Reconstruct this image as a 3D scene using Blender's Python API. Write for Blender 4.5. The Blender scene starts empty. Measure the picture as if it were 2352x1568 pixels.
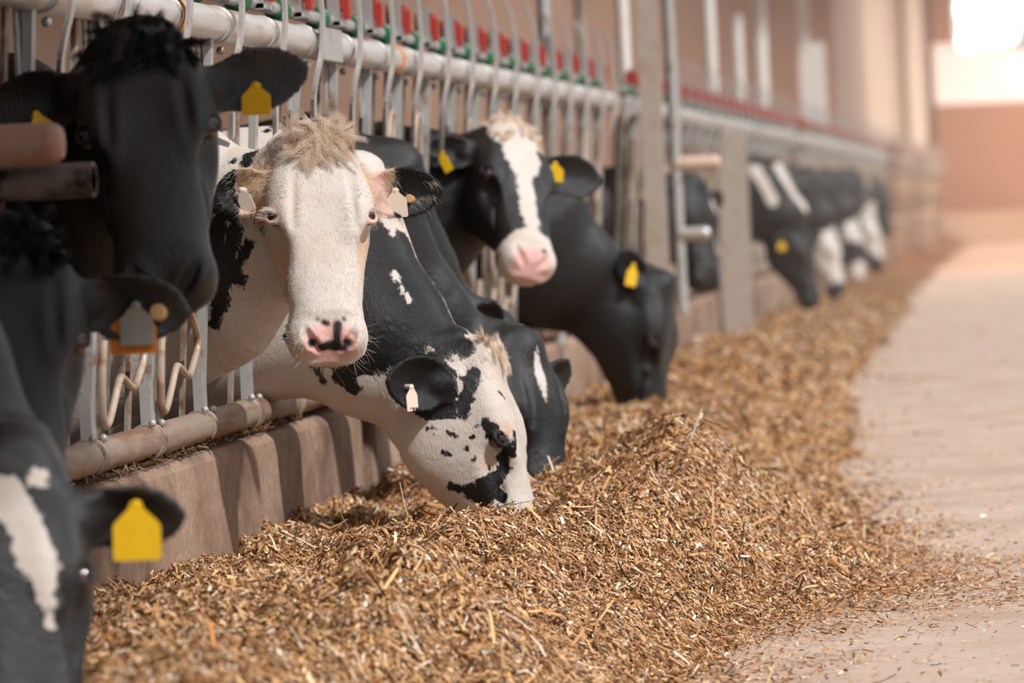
import bpy, bmesh, math, random
import numpy as np
from mathutils import Vector, Matrix
from mathutils.bvhtree import BVHTree

# ------------------------------------------------------------------ camera
W0, H0, FPX = 2352, 1568, 11000.0
VPX, VPY, ROLL = 2410.0, 432.0, 0.045
CAMZ = 0.95
sc = bpy.context.scene
COL = sc.collection
rng = np.random.default_rng(7)
random.seed(7)

def nrm(v):
    v = np.asarray(v, float)
    return v / np.linalg.norm(v)

# world axes in camera coordinates (x right, y down, z forward)
_yc = nrm([VPX - W0 / 2, VPY - H0 / 2, FPX])
_z0 = np.array([-ROLL, -1.0, 0.0])
_zc = nrm(_z0 - _z0.dot(_yc) * _yc)
_xc = np.cross(_zc, _yc)
if _xc[0] < 0:
    _xc = -_xc
RC = np.stack([_xc, _yc, _zc])            # world = RC @ cam(x right, y down, z fwd)
CAM = np.array([0.0, 0.0, CAMZ])

def ray(px, py):
    return RC @ nrm([px - W0 / 2, py - H0 / 2, FPX])

def at(px, py, Y):
    """point seen at a photo position, at distance Y down the barn"""
    d = ray(px, py)
    return CAM + d * (Y / d[1])

cam_data = bpy.data.cameras.new('camera')
cam = bpy.data.objects.new('camera', cam_data)
COL.objects.link(cam)
m = Matrix.Identity(4)
for i in range(3):
    m[i][0] = (RC @ np.array([1, 0, 0]))[i]
    m[i][1] = (RC @ np.array([0, -1, 0]))[i]
    m[i][2] = (RC @ np.array([0, 0, -1]))[i]
    m[i][3] = CAM[i]
cam.matrix_world = m
cam_data.sensor_width = 36.0
cam_data.lens = FPX / W0 * 36.0
cam_data.clip_start, cam_data.clip_end = 0.1, 400
cam_data.dof.use_dof = True
cam_data.dof.focus_distance = 10.70
cam_data.dof.aperture_fstop = 4.3
sc.camera = cam

# ------------------------------------------------------------------ light
sc.view_settings.view_transform = 'Standard'
sc.view_settings.look = 'None'
sc.view_settings.gamma = 1.0
sc.view_settings.use_curve_mapping = False
sc.view_settings.exposure = 0.0

world = bpy.data.worlds.new('sky')
sc.world = world
world.use_nodes = True
wn = world.node_tree
bg = wn.nodes['Background']
_tc = wn.nodes.new('ShaderNodeTexCoord'); _sx = wn.nodes.new('ShaderNodeSeparateXYZ'); _rp = wn.nodes.new('ShaderNodeValToRGB')
_mr = wn.nodes.new('ShaderNodeMapRange'); _mr.inputs[1].default_value = -1.0
wn.links.new(_tc.outputs['Generated'], _sx.inputs[0]); wn.links.new(_sx.outputs['Z'], _mr.inputs[0]); wn.links.new(_mr.outputs[0], _rp.inputs[0])
_e = _rp.color_ramp.elements
_e[0].position, _e[0].color = 0.42, (0.16, 0.14, 0.12, 1)
_e[1].position, _e[1].color = 0.78, (0.93, 0.96, 1.0, 1)
_q = _e.new(0.52); _q.color = (0.42, 0.42, 0.42, 1)
wn.links.new(_rp.outputs[0], bg.inputs[0])
bg.inputs[1].default_value = 0.92

SUN_TO = nrm([0.54, -0.46, 0.71])
sun_d = bpy.data.lights.new('sun', 'SUN')
sun_d.energy = 3.8
sun_d.angle = math.radians(2.2)
sun_d.color = (1.0, 0.98, 0.955)
sun = bpy.data.objects.new('sun', sun_d)
COL.objects.link(sun)
sun.rotation_euler = Vector(-SUN_TO).to_track_quat('-Z', 'Y').to_euler()
sun.location = (4, -4, 8)

# ------------------------------------------------------------------ materials
def lin(r, g, b):
    f = lambda c: (c / 12.92 if c <= 0.04045 else ((c + 0.055) / 1.055) ** 2.4)
    return (f(r / 255), f(g / 255), f(b / 255), 1.0)

class NT:
    def __init__(self, name):
        self.m = bpy.data.materials.new(name)
        self.m.use_nodes = True
        self.t = self.m.node_tree
        self.b = self.t.nodes['Principled BSDF']
    def n(self, typ, **kw):
        nd = self.t.nodes.new(typ)
        for k, v in kw.items():
            setattr(nd, k, v)
        return nd
    def l(self, a, b):
        self.t.links.new(a, b)
    def noise(self, scale, detail=3, rough=0.55, coord='Object', stretch=None, dist=0.0):
        tc = self.n('ShaderNodeTexCoord')
        src = tc.outputs[coord]
        if stretch:
            mp = self.n('ShaderNodeMapping')
            mp.inputs['Scale'].default_value = stretch
            self.l(src, mp.inputs[0]); src = mp.outputs[0]
        nz = self.n('ShaderNodeTexNoise')
        nz.inputs['Scale'].default_value = scale
        nz.inputs['Detail'].default_value = detail
        nz.inputs['Roughness'].default_value = rough
        nz.inputs['Distortion'].default_value = dist
        self.l(src, nz.inputs['Vector'])
        return nz.outputs['Fac']
    def ramp(self, fac, stops):
        r = self.n('ShaderNodeValToRGB')
        e = r.color_ramp.elements
        while len(e) < len(stops):
            e.new(0.5)
        for k, (p, c) in enumerate(stops):
            e[k].position = p
            e[k].color = c if len(c) == 4 else (*c, 1)
        self.l(fac, r.inputs[0])
        return r.outputs[0]
    def mix(self, fac, a, b, blend='MIX'):
        mx = self.n('ShaderNodeMix', data_type='RGBA', blend_type=blend)
        for sock, v in ((mx.inputs[0], fac), (mx.inputs[6], a), (mx.inputs[7], b)):
            if hasattr(v, 'is_linked') or isinstance(v, bpy.types.NodeSocket):
                self.l(v, sock)
            else:
                sock.default_value = v
        return mx.outputs[2]
    def math(self, op, a, b=None, clamp=False):
        md = self.n('ShaderNodeMath', operation=op, use_clamp=clamp)
        for i, v in enumerate((a, b)):
            if v is None:
                continue
            if isinstance(v, bpy.types.NodeSocket):
                self.l(v, md.inputs[i])
            else:
                md.inputs[i].default_value = v
        return md.outputs[0]
    def attr(self, name, out='Fac'):
        a = self.n('ShaderNodeAttribute', attribute_name=name)
        return a.outputs[out]
    def bump(self, h, strength=0.3, dist=0.01):
        b = self.n('ShaderNodeBump')
        b.inputs['Strength'].default_value = strength
        b.inputs['Distance'].default_value = dist
        self.l(h, b.inputs['Height'])
        self.l(b.outputs[0], self.b.inputs['Normal'])
    def set(self, color=None, rough=None, metal=None, spec=None, sheen=None):
        def s(k, v):
            if isinstance(v, bpy.types.NodeSocket):
                self.l(v, self.b.inputs[k])
            elif v is not None:
                self.b.inputs[k].default_value = v
        s('Base Color', color); s('Roughness', rough); s('Metallic', metal)
        s('Specular IOR Level', spec)
        if sheen is not None:
            self.b.inputs['Sheen Weight'].default_value = sheen
            self.b.inputs['Sheen Roughness'].default_value = 0.5
        return self.m

def mat_steel(name, base, rust, amount, rough=0.45, metal=0.55, stretch=None):
    t = NT(name)
    a = t.noise(14, 5, 0.65, stretch=stretch)
    c = t.noise(55, 4, 0.6, stretch=stretch)
    fac = t.ramp(a, [(amount, (0, 0, 0)), (amount + 0.16, (1, 1, 1))])
    shade = t.mix(c, tuple(x * 0.72 for x in base[:3]) + (1,), base)
    col = t.mix(fac, shade, rust)
    t.bump(c, 0.12, 0.004)
    return t.set(col, rough, metal)

M = {}
M['steel'] = mat_steel('galvanised_steel', lin(190, 189, 186), lin(140, 112, 92), 0.54, 0.45, 0.3)
M['steel_dirty'] = mat_steel('dirty_galvanised_steel', lin(172, 160, 148), lin(120, 88, 66), 0.44, 0.6, 0.3)
M['steel_clean'] = mat_steel('bright_galvanised_steel', lin(205, 203, 200), lin(165, 145, 130), 0.6, 0.4)
M['steel_dark'] = mat_steel('dark_weathered_steel', lin(130, 123, 113), lin(84, 64, 50), 0.45, 0.65, 0.2)
M['rail'] = mat_steel('rail_steel', lin(214, 210, 206), lin(172, 140, 118), 0.54, 0.42, 0.25, (1, 0.12, 1))
M['low_rail'] = mat_steel('dirty_rail_steel', lin(172, 152, 136), lin(132, 98, 76), 0.46, 0.6, 0.25, (1, 0.12, 1))
M['pale_paint'] = mat_steel('pale_post_paint', lin(242, 235, 229), lin(220, 206, 196), 0.55, 0.6, 0.0)
M['post'] = mat_steel('grey_post_paint', lin(192, 178, 166), lin(168, 148, 132), 0.5, 0.6, 0.1)

def mat_plain(name, col, rough=0.5, var=0.15, scale=20, spec=0.5):
    t = NT(name)
    n = t.noise(scale, 3)
    c = t.mix(n, tuple(x * (1 - var) for x in col[:3]) + (1,), tuple(min(1, x * (1 + var)) for x in col[:3]) + (1,))
    return t.set(c, rough, 0, spec)

M['red'] = mat_plain('red_plastic', lin(160, 46, 38), 0.6, 0.25, 30)
M['green'] = mat_plain('green_plastic', lin(30, 98, 62), 0.45)
M['orange'] = mat_plain('orange_tape', lin(226, 132, 30), 0.5)
M['tag_yellow'] = mat_plain('yellow_ear_tag', lin(232, 186, 24), 0.45, 0.1, 40)
M['tag_cream'] = mat_plain('cream_ear_tag', lin(228, 212, 196), 0.5, 0.05, 40)
M['tag_grey'] = mat_plain('grey_ear_tag', lin(140, 142, 134), 0.5, 0.15, 60)
M['tag_orange'] = mat_plain('orange_ear_tag', lin(205, 120, 30), 0.5, 0.1)
M['stud'] = mat_plain('brass_coloured_stud', lin(196, 158, 112), 0.4, 0.1)
M['eye'] = mat_plain('eyeball', lin(92, 70, 72), 0.06, 0.2, 60, 0.7)
M['pupil'] = mat_plain('dark_iris', lin(10, 8, 9), 0.04, 0.1, 20, 0.8)

def mat_concrete(name, c0, c1, c2, scale=6, stretch=None):
    t = NT(name)
    a = t.noise(scale, 6, 0.62, stretch=stretch)
    b = t.noise(scale * 14, 3, 0.6)
    d = t.noise(scale * 60, 2, 0.5)
    c = t.ramp(a, [(0.32, c0), (0.52, c1), (0.70, c2)])
    c = t.mix(t.ramp(b, [(0.42, (0, 0, 0)), (0.62, (0.35, 0.35, 0.35))]), c, c0)
    t.bump(t.math('ADD', b, d), 0.25, 0.006)
    return t.set(c, 0.85, 0, 0.3)

M['curb'] = mat_concrete('stained_concrete', lin(96, 74, 60), lin(160, 132, 113), lin(182, 157, 139), 5, (1, 0.45, 0.6))
M['curb_block'] = M['curb']
M['floor'] = mat_concrete('feed_alley_concrete', lin(178, 152, 134), lin(198, 176, 160), lin(208, 188, 174), 2.2)
M['barn_floor'] = mat_plain('muck_covered_floor', lin(70, 56, 46), 0.8, 0.4, 3)
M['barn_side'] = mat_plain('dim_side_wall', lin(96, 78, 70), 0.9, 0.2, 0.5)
M['barn_wall'] = mat_plain('brown_barn_wall', lin(150, 104, 80), 0.9, 0.15, 0.6)
M['end_panel'] = mat_plain('brown_end_wall', lin(166, 118, 92), 0.9, 0.08, 0.4)
M['end_base'] = mat_plain('beige_plinth', lin(206, 178, 156), 0.9, 0.08, 1)
M['roof'] = mat_plain('roof_sheet', lin(190, 150, 130), 0.8, 0.1, 1)
M['soil'] = mat_plain('feed_base', lin(120, 82, 50), 0.95, 0.5, 60)

def emis(name, col, strength):
    t = NT(name)
    t.b.inputs['Emission Color'].default_value = col
    t.b.inputs['Emission Strength'].default_value = strength
    return t.set(col, 0.5)
M['lamp'] = emis('lamp_tube', (1, 0.96, 0.92, 1), 6.0)
M['window'] = emis('daylight_panel', (1, 0.88, 0.86, 1), 0.40)

# ------------------------------------------------------------------ object helpers
def props(o, label=None, cat=None, group=None, kind=None):
    for k, v in (('label', label), ('category', cat), ('group', group), ('kind', kind)):
        if v:
            o[k] = v
    return o

class MB:
    def __init__(self):
        self.v, self.f, self.n = [], [], 0
    def add(self, v, f):
        v = np.asarray(v, float)
        self.v.append(v)
        self.f += [tuple(int(i) + self.n for i in q) for q in f]
        self.n += len(v)
    def box(self, c, s, R=None, taper=1.0):
        s = np.asarray(s, float) / 2
        v = np.array([[x, y, z] for x in (-1, 1) for y in (-1, 1) for z in (-1, 1)], float)
        v[:, :2] *= np.where(v[:, 2:3] > 0, taper, 1.0)
        v = v * s
        if R is not None:
            v = v @ np.asarray(R).T
        self.add(v + np.asarray(c), [(0, 1, 3, 2), (4, 6, 7, 5), (0, 4, 5, 1), (2, 3, 7, 6), (0, 2, 6, 4), (1, 5, 7, 3)])
    def bar(self, a, b, w, d, side=(0, 1, 0)):
        """rectangular bar from a to b; w along side, d across it"""
        a, b = np.asarray(a, float), np.asarray(b, float)
        t = nrm(b - a)
        s = np.asarray(side, float); s = nrm(s - s.dot(t) * t)
        q = np.cross(t, s)
        R = np.stack([q, s, t], 1)
        self.box((a + b) / 2, (d, w, np.linalg.norm(b - a)), R)
    def tube(self, path, r, n=12, cap=True):
        p = np.asarray(path, float)
        rr = np.broadcast_to(np.asarray(r, float), (len(p),))
        tg = np.gradient(p, axis=0)
        tg /= np.linalg.norm(tg, axis=1)[:, None]
        ref = np.array([0, 0, 1.0]) if abs(tg[0][2]) < 0.9 else np.array([1.0, 0, 0])
        a = nrm(np.cross(tg[0], ref))
        vs = []
        for i in range(len(p)):
            a = nrm(a - a.dot(tg[i]) * tg[i])
            b = np.cross(tg[i], a)
            th = np.arange(n) / n * 2 * math.pi
            vs.append(p[i] + rr[i] * (np.cos(th)[:, None] * a + np.sin(th)[:, None] * b))
        f = []
        for i in range(len(p) - 1):
            for k in range(n):
                k2 = (k + 1) % n
                f.append((i * n + k, i * n + k2, (i + 1) * n + k2, (i + 1) * n + k))
        if cap:
            f.append(tuple(range(n))[::-1])
            f.append(tuple((len(p) - 1) * n + k for k in range(n)))
        self.add(np.concatenate(vs), f)
    def ball(self, c, r, n=10, sc_=(1, 1, 1), R=None):
        vs, f = [], []
        m_ = n
        for i in range(m_ + 1):
            ph = math.pi * i / m_
            for k in range(2 * n):
                th = math.pi * k / n
                vs.append((math.sin(ph) * math.cos(th), math.sin(ph) * math.sin(th), math.cos(ph)))
        vs = np.array(vs) * r * np.asarray(sc_)
        if R is not None:
            vs = vs @ np.asarray(R).T
        for i in range(m_):
            for k in range(2 * n):
                k2 = (k + 1) % (2 * n)
                f.append((i * 2 * n + k, (i + 1) * 2 * n + k, (i + 1) * 2 * n + k2, i * 2 * n + k2))
        self.add(vs + np.asarray(c), f)
    def build(self, name, mat, parent=None, origin=(0, 0, 0), smooth=True, angle=40):
        me = bpy.data.meshes.new(name)
        v = np.concatenate(self.v) - np.asarray(origin)
        me.from_pydata([tuple(x) for x in v], [], self.f)
        me.materials.append(mat)
        me.validate()
        if smooth:
            me.polygons.foreach_set('use_smooth', [True] * len(me.polygons))
            me.set_sharp_from_angle(angle=math.radians(angle))
        me.update()
        o = bpy.data.objects.new(name, me)
        COL.objects.link(o)
        if parent is not None:
            o.parent = parent
        else:
            o.location = origin
        return o

def empty(name, loc, label, cat, group=None):
    o = bpy.data.objects.new(name, None)
    COL.objects.link(o)
    o.location = loc
    o.empty_display_size = 0.1
    return props(o, label, cat, group)

def smooth_path(pts, n=6):
    """Catmull-Rom through pts"""
    p = np.asarray(pts, float)
    p = np.vstack([2 * p[0] - p[1], p, 2 * p[-1] - p[-2]])
    out = []
    for i in range(1, len(p) - 2):
        for t in np.arange(n) / n:
            a, b, c, d = p[i - 1], p[i], p[i + 1], p[i + 2]
            out.append(0.5 * (2 * b + (c - a) * t + (2 * a - 5 * b + 4 * c - d) * t * t + (-a + 3 * b - 3 * c + d) * t ** 3))
    out.append(p[-2])
    return np.array(out)

def np_mesh(name, v, faces, mat, smooth=True):
    """mesh from arrays; faces (n,k)"""
    me = bpy.data.meshes.new(name)
    nf, k = faces.shape
    me.vertices.add(len(v)); me.vertices.foreach_set('co', np.asarray(v, np.float32).ravel())
    me.loops.add(nf * k); me.loops.foreach_set('vertex_index', faces.astype(np.int32).ravel())
    me.polygons.add(nf)
    me.polygons.foreach_set('loop_start', np.arange(0, nf * k, k, dtype=np.int32))
    if smooth:
        me.polygons.foreach_set('use_smooth', np.ones(nf, bool))
    me.materials.append(mat)
    me.update(calc_edges=True)
    return me

# ------------------------------------------------------------------ setting
def plane(name, x0, x1, y0, y1, z, mat, th=0.1):
    b = MB(); b.box(((x0 + x1) / 2, (y0 + y1) / 2, z - th / 2), (x1 - x0, y1 - y0, th))
    return props(b.build(name, mat, smooth=False), kind='structure')

plane('floor', -1.95, 9, -4, 92, 0.0, M['floor'])
plane('barn_floor', -16, -1.95, -4, 92, -0.2, M['barn_floor'])
YEND = 88.0
b = MB(); b.box((-9.2, -4.1, 2.6), (13.8, 0.2, 6.2)); props(b.build('sky_blocker_front', M['barn_side'], smooth=False), kind='structure')  # unseen wall added to keep ambient light out of the barn
b = MB(); b.box((-9, YEND + 1.2, 2.6), (14, 0.2, 6.2)); props(b.build('wall_barn_end', M['barn_wall'], smooth=False), kind='structure')
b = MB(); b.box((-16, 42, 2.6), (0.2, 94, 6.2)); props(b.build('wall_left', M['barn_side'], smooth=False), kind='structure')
b = MB(); b.box((3.0, YEND, 0.28), (10, 0.2, 0.6)); props(b.build('wall_end_base', M['end_base'], smooth=False), kind='structure')
b = MB(); b.box((3.0, YEND + 0.05, 1.57), (10, 0.2, 1.98)); props(b.build('wall_end', M['end_panel'], smooth=False), kind='structure')
b = MB(); b.box((3.0, YEND + 0.05, 3.12), (10, 0.2, 1.1)); props(b.build('window_1', M['window'], smooth=False), kind='structure')
b = MB(); b.box((3.0, YEND + 0.1, 4.7), (10, 0.2, 2.05)); props(b.build('wall_end_gable', M['end_panel'], smooth=False), kind='structure')
b = MB(); b.box((-8.05, 44, 5.35), (15.9, 96, 0.1)); props(b.build('ceiling_barn', M['roof'], smooth=False), kind='structure')
b = MB(); b.box((4.5, 72, 6.0), (9.2, 36, 0.1)); props(b.build('sun_blocker_alley', M['roof'], smooth=False), kind='structure')  # unseen roof added to keep the sun off the end wall

b = MB(); b.box((1.0, 0.2, 5.55), (2.2, 12.4, 0.1)); props(b.build('sun_blocker_front', M['roof'], smooth=False), kind='structure')  # unseen panel placed to shade the front black cows from the sun

# ------------------------------------------------------------------ noise helper
def vnoise(x, y, seed=0):
    r = np.random.default_rng(seed).random((256, 256))
    xi, yi = np.floor(x).astype(int), np.floor(y).astype(int)
    fx, fy = x - xi, y - yi
    fx = fx * fx * (3 - 2 * fx); fy = fy * fy * (3 - 2 * fy)
    g = lambda a, b: r[a % 256, b % 256]
    return (g(xi, yi) * (1 - fx) + g(xi + 1, yi) * fx) * (1 - fy) + (g(xi, yi + 1) * (1 - fx) + g(xi + 1, yi + 1) * fx) * fy

# ------------------------------------------------------------------ concrete curb (blocks under the fence)
CURB_X, CURB_TOP = -1.945, 0.440
def curb_block(y0, y1, first=False):
    """long block with a rounded front top edge"""
    xs = [(-2.12, -0.2), (-2.12, CURB_TOP), (CURB_X - 0.05, CURB_TOP), (CURB_X - 0.022, CURB_TOP - 0.008), (CURB_X - 0.006, CURB_TOP - 0.026), (CURB_X, CURB_TOP - 0.06), (CURB_X, 0.0), (CURB_X, -0.2)]
    n = len(xs)
    ys = [y0, y0 + 0.012, y1 - 0.012, y1]
    v = []
    for k, y in enumerate(ys):
        ins = 0.012 if k in (0, 3) else 0
        v += [(x - (ins if x > -2.1 else 0), y, z - (ins if z > 0.2 else 0)) for x, z in xs]
    f = []
    for k in range(3):
        for i in range(n - 1):
            f.append((k * n + i, k * n + i + 1, (k + 1) * n + i + 1, (k + 1) * n + i))
        f.append((k * n + n - 1, k * n, (k + 1) * n, (k + 1) * n + n - 1))
    f.append(tuple(range(n))); f.append(tuple(3 * n + i for i in range(n))[::-1])
    b = MB(); b.add(v, f)
    return b
ycuts = [-2.0, 11.9]
y = 11.9
edges = [(-2.0, 12.42)]
edges.append((12.46, 13.30))
y = 13.55
while y < 87:
    e = min(y + 3.0, 87.5)
    edges.append((y, e)); y = e + 0.02
for k, (a, e) in enumerate(edges[:10]):
    props(curb_block(a, e if k < 9 else 87.5).build('trim_%d' % (k + 1), M['curb'], angle=30), kind='structure')

# ------------------------------------------------------------------ feed heap
EDGE_Y = [-3, 5, 7.5, 9.5, 10.6, 11.8, 13.4, 16, 19.5, 23, 28, 40, 53, 88]
EDGE_X = [-0.6, -0.72, -0.88, -0.84, -0.75, -0.46, -0.54, -0.76, -0.90, -1.05, -1.12, -1.26, -1.40, -1.52]
BUMPS = [  # x, y, sx, sy, height
    (-1.30, 10.2, 0.34, 0.75, 0.035), (-0.98, 12.7, 0.22, 0.75, 0.19), (-0.95, 14.6, 0.3, 0.7, -0.06), (-0.62, 12.2, 0.14, 0.5, 0.04), (-1.15, 9.0, 0.30, 0.7, 0.06),
    (-1.62, 11.55, 0.20, 0.42, -0.06), (-1.25, 7.2, 0.35, 0.55, 0.03), (-1.78, 11.0, 0.10, 0.5, -0.03),
    (-1.25, 15.5, 0.25, 0.9, 0.03), (-1.1, 19, 0.2, 1.2, 0.05), (-1.34, 11.5, 0.22, 0.40, -0.045),
    (-0.9, 8.1, 0.2, 0.5, 0.05), (-1.0, 11.2, 0.2, 0.5, 0.05)]
def heap_z(x, y):
    x = np.asarray(x, float); y = np.asarray(y, float)
    e = np.interp(y, EDGE_Y, EDGE_X) + 0.10 * (vnoise(y * 1.3 + 40, y * 0 + 3, 5) - 0.5) * 2
    ramp = np.clip((e - x) / 0.62, 0, 1)
    s = ramp * ramp * (3 - 2 * ramp)
    h = 0.185 * s + 0.030 * np.clip((e - x) / 0.1, 0, 1)
    h = h * (0.9 + 0.1 * np.exp(-((x + 1.3) / 0.3) ** 2))
    h = h * np.where(y > 15, np.interp(y, [15, 30], [1.0, 0.85]), 1)
    for bx, by, sx, sy, hh in BUMPS:
        h = h + hh * np.exp(-((x - bx) / sx) ** 2 - ((y - by) / sy) ** 2) * np.clip((e - x) / 0.25, 0, 1)
    w = np.clip((e - x) / 0.2, 0, 1)
    h = h + w * (0.055 * (vnoise(x * 5.5 + 9, y * 2.6, 1) - 0.5) + 0.060 * (vnoise(x * 13, y * 9, 2) - 0.5) + 0.030 * (vnoise(x * 34, y * 28, 3) - 0.5))
    return np.where(x < e + 0.02, np.maximum(h, -0.01), -0.012)

def grid_mesh(name, xs, ys, fn, mat):
    X, Y = np.meshgrid(xs, ys, indexing='ij')
    Z = fn(X, Y)
    v = np.stack([X, Y, Z], -1).reshape(-1, 3)
    nx, ny = len(xs), len(ys)
    i = np.arange(nx - 1)[:, None] * ny + np.arange(ny - 1)[None]
    f = np.stack([i, i + ny, i + ny + 1, i + 1], -1).reshape(-1, 4)
    return np_mesh(name, v, f, mat)

def straw_material():
    t = NT('chopped_straw')
    c = t.attr('tint', 'Color')
    n = t.noise(260, 2, 0.5)
    col = t.mix(t.math('MULTIPLY', n, 0.35), c, lin(104, 66, 36))
    return t.set(col, 0.6, 0, 0.25)
M['straw'] = straw_material()
def base_material():
    t = NT('chopped_feed_bed')
    a = t.noise(70, 5, 0.7, stretch=(1, 0.6, 1))
    b2 = t.noise(9, 3, 0.6)
    c = t.ramp(a, [(0.30, lin(58, 36, 20)), (0.48, lin(134, 92, 56)), (0.62, lin(176, 132, 90)), (0.75, lin(208, 172, 132))])
    c = t.mix(t.ramp(b2, [(0.40, (0, 0, 0)), (0.62, (0.45, 0.45, 0.45))]), c, lin(118, 80, 48))
    t.bump(a, 0.6, 0.02)
    return t.set(c, 0.9, 0, 0.2)
M['feed_bed'] = base_material()

gx = np.concatenate([np.linspace(-1.945, -0.1, 150)])
gy = np.concatenate([np.arange(5.0, 16, 0.03), np.geomspace(16, 87.5, 260)])
me = grid_mesh('feed_heap', gx, gy, heap_z, M['feed_bed'])
feed = bpy.data.objects.new('feed_heap', me); COL.objects.link(feed)
props(feed, 'long heap of brown chopped feed piled along the concrete curb', 'animal feed', None, 'stuff')

PAL = np.array([lin(*c)[:3] for c in [(212, 172, 126), (196, 150, 106), (232, 204, 170), (160, 114, 74), (116, 78, 46), (246, 230, 210), (216, 170, 110), (72, 46, 28), (188, 144, 106), (226, 188, 132), (182, 182, 166), (182, 124, 68)]])
PW = np.array([.15, .17, .09, .16, .14, .05, .05, .10, .12, .04, .015, .03]); PW /= PW.sum()

def straws(n, x0, x1, y0, y1, Lr, wr, seed, zfn, tilt=0.5, keep=None, lift=0.004, lightness=1.0):
    """n little chopped stalks strewn over zfn: bent thin strips with two crossing faces"""
    r = np.random.default_rng(seed)
    x = r.uniform(x0, x1, n); y = r.uniform(y0, y1, n)
    if keep is not None:
        k = keep(x, y, r); x, y = x[k], y[k]
    n = len(x)
    z = zfn(x, y)
    L = r.uniform(*Lr, n) * r.choice([0.5, 0.8, 1.0, 1.5], n, p=[.3, .3, .32, .08])
    w = r.uniform(*wr, n)
    th = r.uniform(0, 2 * math.pi, n)
    e = 0.02
    gx_ = (zfn(x + e, y) - zfn(x - e, y)) / (2 * e); gy_ = (zfn(x, y + e) - zfn(x, y - e)) / (2 * e)
    gx_ = np.clip(gx_, -1, 1); gy_ = np.clip(gy_, -1, 1)
    el = r.normal(0, tilt, n)
    slope = gx_ * np.cos(th) + gy_ * np.sin(th) + np.tan(np.clip(el, -1.2, 1.2))
    d = np.stack([np.cos(th), np.sin(th), slope], 1); d /= np.linalg.norm(d, axis=1)[:, None]
    up = np.stack([-gx_, -gy_, np.ones(n)], 1) + r.normal(0, 0.42, (n, 3))
    s = np.cross(d, up); s /= np.linalg.norm(s, axis=1)[:, None]
    q = np.cross(s, d)
    c = np.stack([x, y, z + lift + np.abs(d[:, 2]) * L * 0.32 + r.uniform(0, lift * 2, n)], 1)
    bend = r.normal(0, 0.04, n)[:, None] * L[:, None] * q
    hs = (w / 2)[:, None] * s
    hq = (w / 4)[:, None] * q
    a, bb = c - d * L[:, None] / 2, c + d * L[:, None] / 2
    mid = c + bend
    hq = hq * 0.9; sk = d * (w * r.uniform(-0.8, 0.8, n))[:, None]     # folded blade with a slanting cut end
    P = np.stack([a - hs + sk, a + hq, a + hs, mid - hs, mid + hq, mid + hs, bb - hs, bb + hq, bb + hs - sk], 1)
    i0 = np.arange(n)[:, None] * 9
    F = np.stack([i0 + np.array([[0, 1, 4, 3]]), i0 + np.array([[1, 2, 5, 4]]), i0 + np.array([[3, 4, 7, 6]]), i0 + np.array([[4, 5, 8, 7]])], 1).reshape(-1, 4)
    col = PAL[r.choice(len(PAL), n, p=PW)] * r.uniform(0.85, 1.3, n)[:, None] * lightness
    return P.reshape(-1, 3), F, np.repeat(col, 9, 0)

def straw_object(name, sets, label, cat):
    v, f, c, n = [], [], [], 0
    for P, F, Cc in sets:
        v.append(P); f.append(F + n); c.append(Cc); n += len(P)
    v = np.concatenate(v); f = np.concatenate(f); c = np.concatenate(c)
    me = np_mesh(name, v, f, M['straw'], smooth=False)
    at_ = me.color_attributes.new('tint', 'FLOAT_COLOR', 'POINT')
    at_.data.foreach_set('color', np.concatenate([c, np.ones((len(c), 1))], 1).astype(np.float32).ravel())
    o = bpy.data.objects.new(name, me); COL.objects.link(o)
    return props(o, label, cat, None, 'stuff')

def on_heap(x, y, r):
    e = np.interp(y, EDGE_Y, EDGE_X)
    dd = (x - e) / np.interp(y, [12, 15, 25], [0.28, 0.14, 0.10])
    return r.random(len(x)) < np.where(dd < 0, 1.0, np.exp(-dd * 2.6) * 0.55 * (0.25 + 1.5 * vnoise(x * 5, y * 2, 44)))
def on_floor(x, y, r):
    e = np.interp(y, EDGE_Y, EDGE_X)
    return (x > e) & (r.random(len(x)) < 0.10 + 0.5 * np.exp(-(x - e) / 0.35) + 0.35 * (vnoise(x * 2, y * 0.8, 8) > 0.62))
hz = lambda x, y: np.maximum(heap_z(x, y), 0.0)
straw_object('chopped_straw', [
    straws(120000, -1.94, 0.2, 6.0, 9.6, (0.011, 0.034), (0.002, 0.0055), 11, hz, 0.3, on_heap),
    straws(160000, -1.94, 0.2, 9.6, 13.2, (0.010, 0.030), (0.0018, 0.005), 12, hz, 0.3, on_heap),
    straws(75000, -1.94, -0.2, 13.2, 20, (0.016, 0.04), (0.0035, 0.007), 13, hz, 0.35, on_heap),
    straws(30000, -1.94, -0.5, 20, 40, (0.03, 0.06), (0.008, 0.016), 14, hz, 0.3, on_heap),
    straws(90000, -1.94, 0.1, 7.0, 13.6, (0.006, 0.018), (0.003, 0.0085), 17, hz, 0.35, on_heap, 0.005, 1.08),
    straws(900, -1.85, -0.4, 7.5, 13.5, (0.05, 0.085), (0.003, 0.006), 15, hz, 0.6, on_heap, 0.01),
    straws(15000, -0.62, 0.75, 10.9, 12.5, (0.008, 0.026), (0.0018, 0.005), 18, hz, 0.12, lambda x, y, r: r.random(len(x)) < np.clip(1.6 * vnoise(x * 5, y * 5, 91) - 0.25 + 0.5 * np.exp(-((y - 11.55 - 0.25 * x) / 0.25) ** 2) - 0.5 * np.abs(y - 11.6 - 0.2 * x) , 0, 1), 0.002),
    straws(420, -1.8, -0.5, 7.5, 13.0, (0.035, 0.06), (0.005, 0.008), 16, hz, 0.4, on_heap, 0.012, 1.35),
], 'loose layer of light brown chopped straw covering the feed heap', 'straw')
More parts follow.
